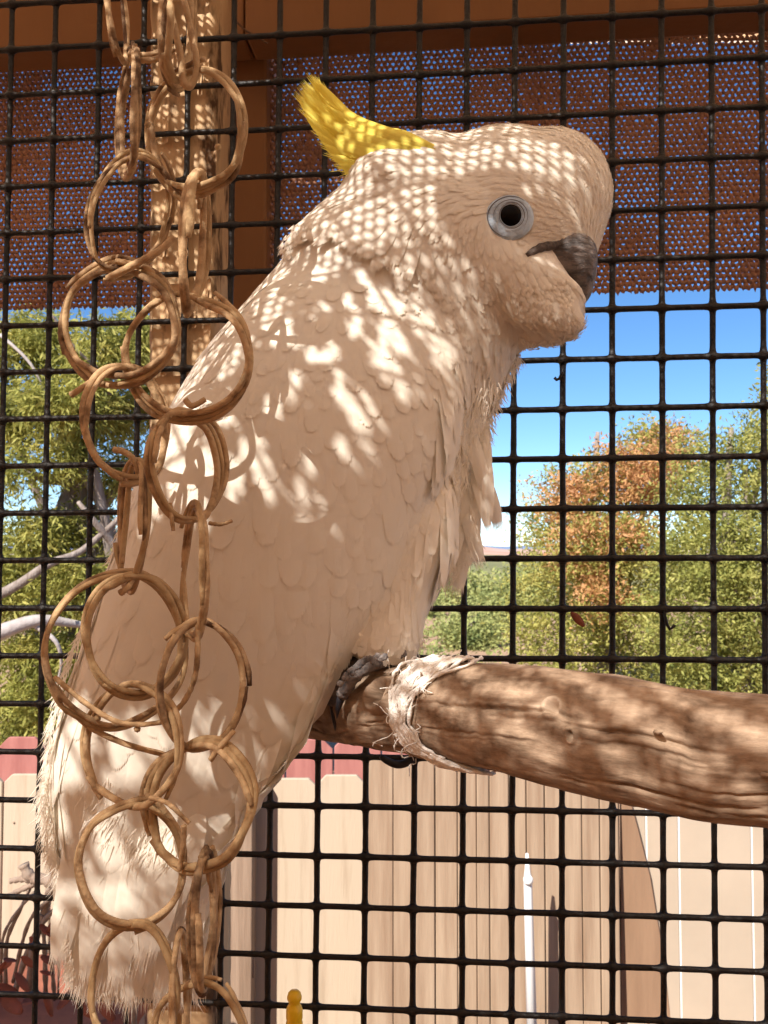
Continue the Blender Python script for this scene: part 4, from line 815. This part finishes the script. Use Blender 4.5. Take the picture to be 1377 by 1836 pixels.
# small bark splinters
for s, th, l_, r_ in [(.33, .42, .004, .0012), (.37, .05, .003, .001), (.20, .95, .006, .001), (.42, .9, .005, .001)]:
    p = Vector(logpt(s, th)); q = Vector(logpt(s + .004, th, l_)); b = MB(); b.tube([p, (p + q) / 2, q], [r_, r_ * .8, .0002], 6); b.build('splinter', M['log'], lg, True)
# white string wound round the log
M['string'] = mat('frayed_white_string', (.88, .85, .80), .9, (.78, .73, .66), 120, bump=.8, bscale=500)
def s_at(px):   # arc length where the log centre is at px
    return float(np.interp(px, LS[:, 0], arc))
st = empty('string_wrap', logpt(s_at(780), 1.2), 'frayed white string wound round the log right of the cockatoo foot', 'string')
for k in range(44):
    P = []; n = 40; ph = random.uniform(0, 6.28); off = random.gauss(0, 8); sp_ = random.uniform(.8, 1.3)
    t0 = random.uniform(1.3, 2.2); t1 = random.uniform(-1.5, -.2) if k % 3 else random.uniform(-1.7, -1.2)
    for i in range(n):
        th = t0 + (t1 - t0) * i / (n - 1); yy = math.sin(th)
        cxp = np.interp(yy, [-1, -.55, 0, .5, 1], [862, 812, 784, 788, 808]) + off * (1 + 1.6 * max(0, yy) ** 2) + 7 * math.sin(th * 4 * sp_ + ph) * (.4 + .6 * abs(yy))
        P.append(logpt(s_at(cxp), th, .0010 + .0018 * abs(math.sin(k * 1.7 + th * 2))))
    b = MB(); b.tube(P, [random.uniform(.0006, .0011) * (1 + .3 * math.sin(i * 1.3)) for i in range(n)], 5); b.build('string_strand', M['string'], st, True)
for k in range(46):
    x = random.choice([random.gauss(775, 30), random.gauss(800, 22)]); th = random.uniform(-1.4, 1.5); s = s_at(x); P = [Vector(logpt(s, th, .001))]
    dv = Vector(rng.normal(size=3)); 
    for j in range(4): dv = (dv + Vector(rng.normal(size=3)) * .8).normalized(); P.append(P[-1] + dv * random.uniform(.002, .0045) - Vector(CF) * .0006)
    b = MB(); b.tube(spline([list(p) for p in P], 10), .00028, 4); b.build('loose_thread', M['string'], st, True)

# black rubber hook under the log, yellow peg
h_ = MB(); P = spline([list(U(x, y, .60)) for x, y in [(682, 1356), (694, 1364), (712, 1371), (730, 1367), (744, 1354), (748, 1338)]], 16); h_.tube(P, [.0011 + .0014 * math.sin(math.pi * i / 15) ** .4 for i in range(16)], 10)
tag(h_.build('rubber_hook', M['rubber'], None, True), 'black curved rubber hook under the log beside the white string', 'hook')
c = U(528, 1775, .69); yp = MB(); r0 = .0054; prof = [(0, .0), (.55, -.0004), (.85, -.002), (1, -.0048), (.98, -.0065), (.78, -.0085), (.76, -.0100), (.98, -.0118), (1.12, -.014), (1.12, -.02), (1.02, -.0215), (1.14, -.023), (1.16, -.05), (1.16, -1.2)]
yp.tube([c + np.array([0, 0, z]) for r_, z in prof], [max(r_ * r0, .0004) for r_, z in prof], 20); tag(yp.build('yellow_peg', M['yellow'], None, True), 'yellow plastic peg with a rounded knob at the bottom edge', 'peg')

# ------------------------------------------------------------------ vine ring chains
M['vine'] = mat('tan_vine', (.36, .23, .115), .8, (.17, .095, .042), 70, bump=.9, bscale=190, extra=[(.5, (.44, .29, .155))])
M['vine3'] = mat('dark_barked_vine', (.40, .26, .14), .85, (.09, .045, .02), 45, bump=.9, bscale=170, mixpos=(.42, .6))
M['vine2'] = mat('pale_vine', (.46, .32, .17), .8, (.26, .155, .07), 55, bump=.7, bscale=190)
vr = random.Random(3)
def ring(chain, cx, cy, rx, ry, rot, tz, d, ns=3, tz2=0.0, r=.00145, ends=1, wob=.13, gapt=None):
    first = None
    for s in range(ns):
        ph = vr.uniform(0, 6.28); turns = vr.uniform(.98, 1.12) if s < 2 else vr.uniform(.55, .85); th0 = vr.uniform(0, 6.28); n = 64; P = []; rad = []
        ro = (s - (ns - 1) / 2) * 9.6; fq = vr.choice([2, 3]); rr = r * vr.uniform(.68, 1.05)
        for i in range(n):
            t = i / (n - 1); th = th0 + 2 * math.pi * turns * t
            w1 = ro * math.cos(fq * .5 * th + ph * .3) + 2.5 * noise.noise((th * 1.3, s * 5 + cx, cy))
            flare = 0
            if ends and (t < .06 or t > .94): flare = 9 * ((.06 - t) / .06 if t < .06 else (t - .94) / .06)
            x = (rx + w1 + flare * (.5 if rx > 40 else .2)) * math.cos(th) * (1 + wob * .5 * noise.noise((math.cos(th), math.sin(th), cx))); y = (ry + w1 + flare) * math.sin(th) * (1 + wob * noise.noise((math.cos(th), math.sin(th), cy)))
            c_, s_ = math.cos(rot), math.sin(rot)
            P.append(U(cx + x * c_ - y * s_, cy + x * s_ + y * c_, d + tz * math.cos(th) + tz2 * math.sin(th) + .0019 * math.sin(fq * .5 * th + ph * .3 + 1.57) * (s - (ns - 1) / 2) * 1.3))
            rad.append(rr * (1 + .12 * noise.noise((th * 3, s, cx))) * (1 if .02 < t < .98 else .75))
        b = MB(); b.tube(P, rad, 9)
        o = b.build('vine_ring' if s == 0 else 'vine_strand', [M['vine'], M['vine2'], M['vine3']][vr.randrange(3)], chain if s == 0 else first, True)
        if s == 0: first = o
    return first
def strand(parent, pts, r=.0016, name='vine_strand', r2=None):
    P = spline([list(U(*p)) for p in pts], 26); b = MB(); b.tube(P, [(r + ((r2 or r) - r) * i / 25) * (1 + .1 * vr.uniform(-1, 1)) for i in range(26)], 9); return b.build(name, M['vine'], parent, True)
chL = empty('vine_chain', U(230, 0, .455), 'left strand of the hanging chain of twisted tan vine rings', 'vine chain', 'hanging chains of vine rings')
chR = empty('vine_chain', U(335, 0, .45), 'right strand of the hanging chain of twisted tan vine rings, over the cockatoo back', 'vine chain', 'hanging chains of vine rings')
# left strand, top to bottom
ring(chL, 205, 10, 14, 108, -.17, .014, .455, 2, r=.0015)
ring(chL, 234, 198, 15, 112, .04, -.016, .455, 3, r=.0019)
ring(chL, 236, 385, 70, 108, .30, .013, .455, 3)
ring(chL, 218, 578, 101, 105, .1, -.013, .455, 3, r=.0017)
ring(chL, 226, 758, 72, 102, -.12, .015, .455, 2, r=.0018)
ring(chL, 238, 946, 22, 116, .05, -.015, .450, 3, r=.0017)
m1 = ring(chL, 204, 1166, 126, 137, .0, .016, .448, 2, r=.0014)
ring(chL, 240, 1143, 84, 108, .0, .010, .440, 3, r=.0016, tz2=.002)
ring(chL, 236, 1338, 84, 112, .0, -.012, .442, 2, r=.0018)
ring(chL, 236, 1552, 94, 110, .0, .012, .440, 2, r=.0017)
ring(chL, 238, 1770, 76, 116, .0, -.012, .440, 2, r=.0018)
# right strand
ring(chR, 318, 30, 26, 118, .03, .014, .448, 4, r=.0019, wob=.1)
ring(chR, 347, 236, 84, 109, -.08, -.014, .450, 3, r=.0018)
ring(chR, 346, 435, 17, 124, .06, .014, .448, 3, r=.0018)
ring(chR, 338, 640, 111, 110, .0, -.013, .446, 3, r=.0018)
ring(chR, 336, 834, 62, 96, -.12, .014, .446, 3, r=.0017)
ring(chR, 350, 1020, 20, 116, .03, -.014, .442, 3, r=.0018)
ring(chR, 362, 1226, 78, 112, .03, .013, .440, 2, r=.0017)
ring(chR, 357, 1447, 92, 116, .02, -.014, .436, 3, r=.0021)
ring(chR, 366, 1655, 17, 126, .03, .013, .434, 3, r=.0020)
ring(chR, 356, 1856, 82, 98, .0, -.013, .434, 2, r=.0017)
ring(chR, 324, 1800, 12, 130, .02, .010, .436, 2, r=.0015)
# loose vine ends
for pts, p in [([(262, 1216, .436), (300, 1250, .437), (240, 1296, .437), (295, 1297, .437)], None)]: pass
for pts, pr, r_ in [([(98, 1214, .444), (150, 1258, .438), (205, 1292, .434), (250, 1299, .433), (290, 1295, .434)], chL, .0013), ([(100, 1232, .444), (150, 1295, .447), (220, 1332, .45), (300, 1354, .45)], chL, .0015), ([(355, 1120, .436), (352, 1200, .435), (335, 1250, .437), (305, 1285, .44)], chR, .0014),
                  ([(268, 1430, .43), (300, 1440, .428), (340, 1476, .426)], chL, .0012), ([(378, 1362, .43), (392, 1342, .428), (420, 1310, .43)], chR, .0014), ([(375, 938, .44), (395, 940, .438), (416, 934, .436)], chR, .0010), ([(332, 716, .438), (345, 728, .438), (368, 716, .437)], chR, .0015), ([(128, 708, .45), (145, 697, .448), (170, 680, .45)], chL, .0016),
                  ([(204, 806, .448), (222, 810, .447), (240, 824, .446), (248, 850, .447)], chL, .0016), ([(216, 1063, .437), (228, 1054, .436), (242, 1030, .44)], chL, .0016), ([(330, 1480, .43), (328, 1520, .432), (322, 1560, .436)], chR, .0014), ([(305, 902, .438), (308, 930, .437), (311, 952, .437)], chR, .0011),
                  ([(245, 100, .45), (275, 98, .45), (300, 82, .449), (310, 40, .448)], chL, .0017), ([(240, 108, .449), (280, 106, .448), (312, 88, .448)], chL, .0015), ([(300, 0, .446), (322, 90, .444), (330, 150, .444), (345, 150, .445), (352, 110, .446), (330, 0, .447)], chR, .0018),
                  ([(193, 500, .45), (240, 475, .446), (285, 450, .446), (312, 425, .447)], chL, .0019), ([(208, 468, .452), (260, 480, .45), (300, 512, .45)], chL, .0015)]:
    strand(pr, pts, r_, r2=r_ * .85)
for x, y, d in [(264, 222, .446), (390, 262, .447), (340, 318, .444), (245, 1308, .434), (174, 1288, .44)]:
    b = MB(); c = Vector(U(x, y, d)); b.tube([c + Vector(CF) * .001, c - Vector(CF) * .0008], [.0017, .0009], 7); b.build('vine_knot', M['vine2'], chL, True)

# ------------------------------------------------------------------ roof of the cage: knitted cloth on welded wire, holes shaped for dapples; added fill cloths and house wall
ZR = 2.165; X0, X1, Y0, Y1 = -1.0, .50, -.56, 1.02
def inell(x, y, e): 
    dx, dy = x - e[0], y - e[1]; a = R(e[4]); u = dx * math.cos(a) + dy * math.sin(a); v = -dx * math.sin(a) + dy * math.cos(a); return (u / e[2]) ** 2 + (v / e[3]) ** 2
DOTS = [(990, 310, 130, 52, 33), (780, 275, 200, 46, -2), (640, 392, 165, 70, -18), (780, 460, 170, 48, 50), (880, 420, 30, 14, 20), (700, 350, 100, 40, 0), (865, 600, 40, 90, -20), (680, 450, 42, 28, 0), (430, 560, 180, 66, -48), (340, 690, 120, 62, -58), (740, 530, 30, 60, -20), (600, 470, 70, 22, -35), (650, 250, 120, 60, 20), (960, 470, 30, 30, 0), (880, 510, 40, 14, 40)]
GAPS = [(690, 655, 44, 22, 62), (722, 705, 34, 14, 62), (645, 765, 62, 15, 68), (668, 735, 50, 8, 60), (512, 690, 15, 32, 0), (535, 700, 12, 36, 0), (452, 795, 22, 44, -12), (478, 865, 20, 42, -18), (545, 915, 17, 50, -10), (588, 925, 13, 34, -10), (575, 562, 28, 14, -10), (650, 492, 22, 15, 0), (690, 545, 44, 24, 35), (640, 585, 16, 30, 0), (500, 600, 26, 40, 20), (560, 830, 18, 30, 0), (620, 820, 14, 44, -20), (345, 850, 44, 70, 10), (400, 740, 24, 30, 0), (300, 800, 26, 50, 10), (270, 930, 16, 52, 15), (470, 1262, 34, 22, 0), (452, 1320, 9, 70, 5), (720, 620, 40, 18, 60), (800, 640, 24, 50, -10), (760, 700, 12, 26, 0),
        (250, 1320, 74, 40, 20), (130, 1340, 44, 90, 15), (330, 1290, 30, 50, 0), (360, 1370, 44, 24, 30), (230, 1400, 50, 50, 0), (410, 1480, 34, 52, 20), (200, 1500, 34, 60, 0), (300, 1520, 50, 100, 15), (230, 1600, 60, 60, 0), (150, 1650, 40, 100, 10), (270, 1700, 60, 60, 0), (200, 1740, 60, 40, 0), (330, 1620, 30, 60, 20), (100, 1480, 26, 60, 0), (390, 1290, 22, 50, 0), (610, 700, 14, 34, 0), (590, 640, 18, 26, 10), (700, 590, 26, 34, 30), (560, 640, 14, 22, 0), (490, 740, 16, 30, 0), (420, 860, 18, 50, 0), (520, 620, 20, 16, 0), (840, 700, 14, 40, 10), (760, 590, 24, 22, 40), (370, 920, 18, 40, 10), (330, 760, 26, 60, 20), (620, 545, 20, 14, -20), (560, 500, 26, 16, -30)]
def imgmap(px, py):  # opens the cloth where sun dapples should land on the bird
    nz_ = .28 * noise.noise((px * .03, py * .03, 0)) + .2 * noise.noise((px * .08, py * .08, 4))
    for e in GAPS:
        if inell(px, py, e) + nz_ < 1: return .16
    for e in DOTS:
        if inell(px, py, e) + nz_ * 1.5 < 1: return .62 + .12 * nz_ + .75 * max(0, noise.noise((px * .055, py * .055, 7)))
    return 1.62
lbv = BVHTree.FromPolygons([v.co.copy() for v in lg.data.vertices], [tuple(p.vertices) for p in lg.data.polygons])
def defmap(p):  # cloth openness off the bird, shaped for light bands and dots
    nzv = noise.noise((p.x * 22, p.y * 22, 0))
    if lbv.ray_cast(p, sv, 3.0)[0] is not None: return (.30 if math.sin((p.x * .92 + p.y * .35) * 2 * math.pi / .021 + 2.5 * noise.noise((p.x * 14, p.y * 14, 1))) > -.15 else 1.25) + .5 * nzv
    t = ((Vector(PO) - p).dot(Vector(PN))) / sv.dot(Vector(PN))
    if t < 0: return 2.0
    x, y, _ = proj(np.array(p + sv * t))
    if 255 < x < 395: return .62 + .9 * max(0, noise.noise((x * .012, y * .012, 2)) - .1) * 2
    if y < 115: return 2.0
    return 1.15 + 1.1 * nzv if y < 620 else .8 + .5 * nzv
pu = pv = .0074; nu, nv = int((X1 - X0) / pu), int((Y1 - Y0) / pv); nsm = 4
TH = np.empty((nv, nu * nsm + 1)); sv = -SUN
for j in range(nv):
    for i in range(nu * nsm + 1):
        p = Vector((X0 + i * pu / nsm, Y0 + j * pv, ZR)); h = bvh.ray_cast(p, sv, 3.0)
        if h[0] is not None:
            x, y, _ = proj(np.array(h[0])); TH[j, i] = imgmap(x, y)
        else:
            TH[j, i] = defmap(p)
n = nu * nsm + 1; ii = np.arange(n); V = []; Fc = []
for j in range(nv):
    cv = Y0 + j * pv + .29 * pv * np.cos(2 * np.pi * ii / nsm + math.pi * (j % 2)) + .05 * pv * rng.normal(size=n); th = TH[j] * pv; x = X0 + ii * pu / nsm + .06 * pu * rng.normal(size=n)
    z = ZR + .0006 * ((j % 2) + .5 * (ii % 2))
    V.append(np.stack([np.stack([x, cv - th / 2, z], 1), np.stack([x, cv + th / 2, z + .0002], 1)], 1).reshape(-1, 3)); k = np.arange(n - 1) * 2 + j * n * 2
    Fc.append(np.stack([k, k + 2, k + 3, k + 1], 1))
rc = mk('shade_cloth', np.concatenate(V), np.concatenate(Fc), M['roofcloth'], None, True); tag(rc, 'tan knitted shade cloth over the cage roof, holes shaped to dapple the cockatoo', 'shade cloth')
rw = empty('roof_wire_mesh', ((X0 + X1) / 2, (Y0 + Y1) / 2, ZR), 'black welded wire mesh forming the cage roof under the shade cloth', 'wire mesh')
b = MB(); sp0 = .0381
for i in range(int((X1 - X0) / sp0) + 1): b.tube([(X0 + i * sp0, Y0, ZR - .006), (X0 + i * sp0, Y1, ZR - .006)], .0016, 6)
for j in range(int((Y1 - Y0) / sp0) + 1): b.tube([(X0, Y0 + j * sp0, ZR - .0035), (X1, Y0 + j * sp0, ZR - .0035)], .0016, 6)
b.build('roof_wires', M['wire'], rw, True)['kind'] = 'stuff'
for nm, quad, lb in [('fill_roof_cloth', [(-2.2, -2.19, ZR + .02), (2.2, -2.19, ZR + .02), (2.2, Y0 - .002, ZR), (-2.2, Y0 - .002, ZR)], 'added tan cloth over the back half of the roof behind the camera, for warm fill'), ('fill_side_cloth', [(-1.5, -2.19, .0), (-1.5, .8, .0), (-1.5, .8, ZR - .02), (-1.5, -2.19, ZR - .02)], 'added tan cloth on the left, outside the frame, glowing with sun for warm fill'),
                     ('fill_roof_cloth', [(-2.2, Y0, ZR), (X0 - .002, Y0, ZR), (X0 - .002, 1.02, ZR), (-2.2, 1.02, ZR)], 'added tan fill cloth over the left of the cage'), ('fill_roof_cloth', [(X1 + .002, Y0, ZR), (2.2, Y0, ZR), (2.2, 1.02, ZR), (X1 + .002, 1.02, ZR)], 'added tan fill cloth over the right of the cage')]:  # unseen cloths added as warm fill light
    q = [Vector(p) for p in quad]; nx_ = 24; V = []
    for a_ in range(nx_ + 1):
        for c_ in range(nx_ + 1):
            p = q[0].lerp(q[1], a_ / nx_).lerp(q[3].lerp(q[2], a_ / nx_), c_ / nx_); edge = min(a_, nx_ - a_, c_, nx_ - c_) > 0; nn_ = (q[1] - q[0]).cross(q[3] - q[0]).normalized()
            V.append(p + nn_ * (.012 * noise.noise(p * 3.1) if edge else 0))
    o = mk(nm, V, [(i * (nx_ + 1) + k, i * (nx_ + 1) + k + 1, (i + 1) * (nx_ + 1) + k + 1, (i + 1) * (nx_ + 1) + k) for i in range(nx_) for k in range(nx_)], M['roofcloth']); tag(o, lb, 'shade cloth')
    sm = o.modifiers.new('solid', 'SOLIDIFY'); sm.thickness = .001
b = MB(); b.box((0, -2.3, 1.4), (3.5, 0, 0), (0, .1, 0), (0, 0, 1.4)); tag(b.build('bounce_wall', M['bounce']), 'tan stucco house wall added behind the camera to block sky and warm the fill', 'wall')  # unseen wall added to cut blue sky and bounce warm light
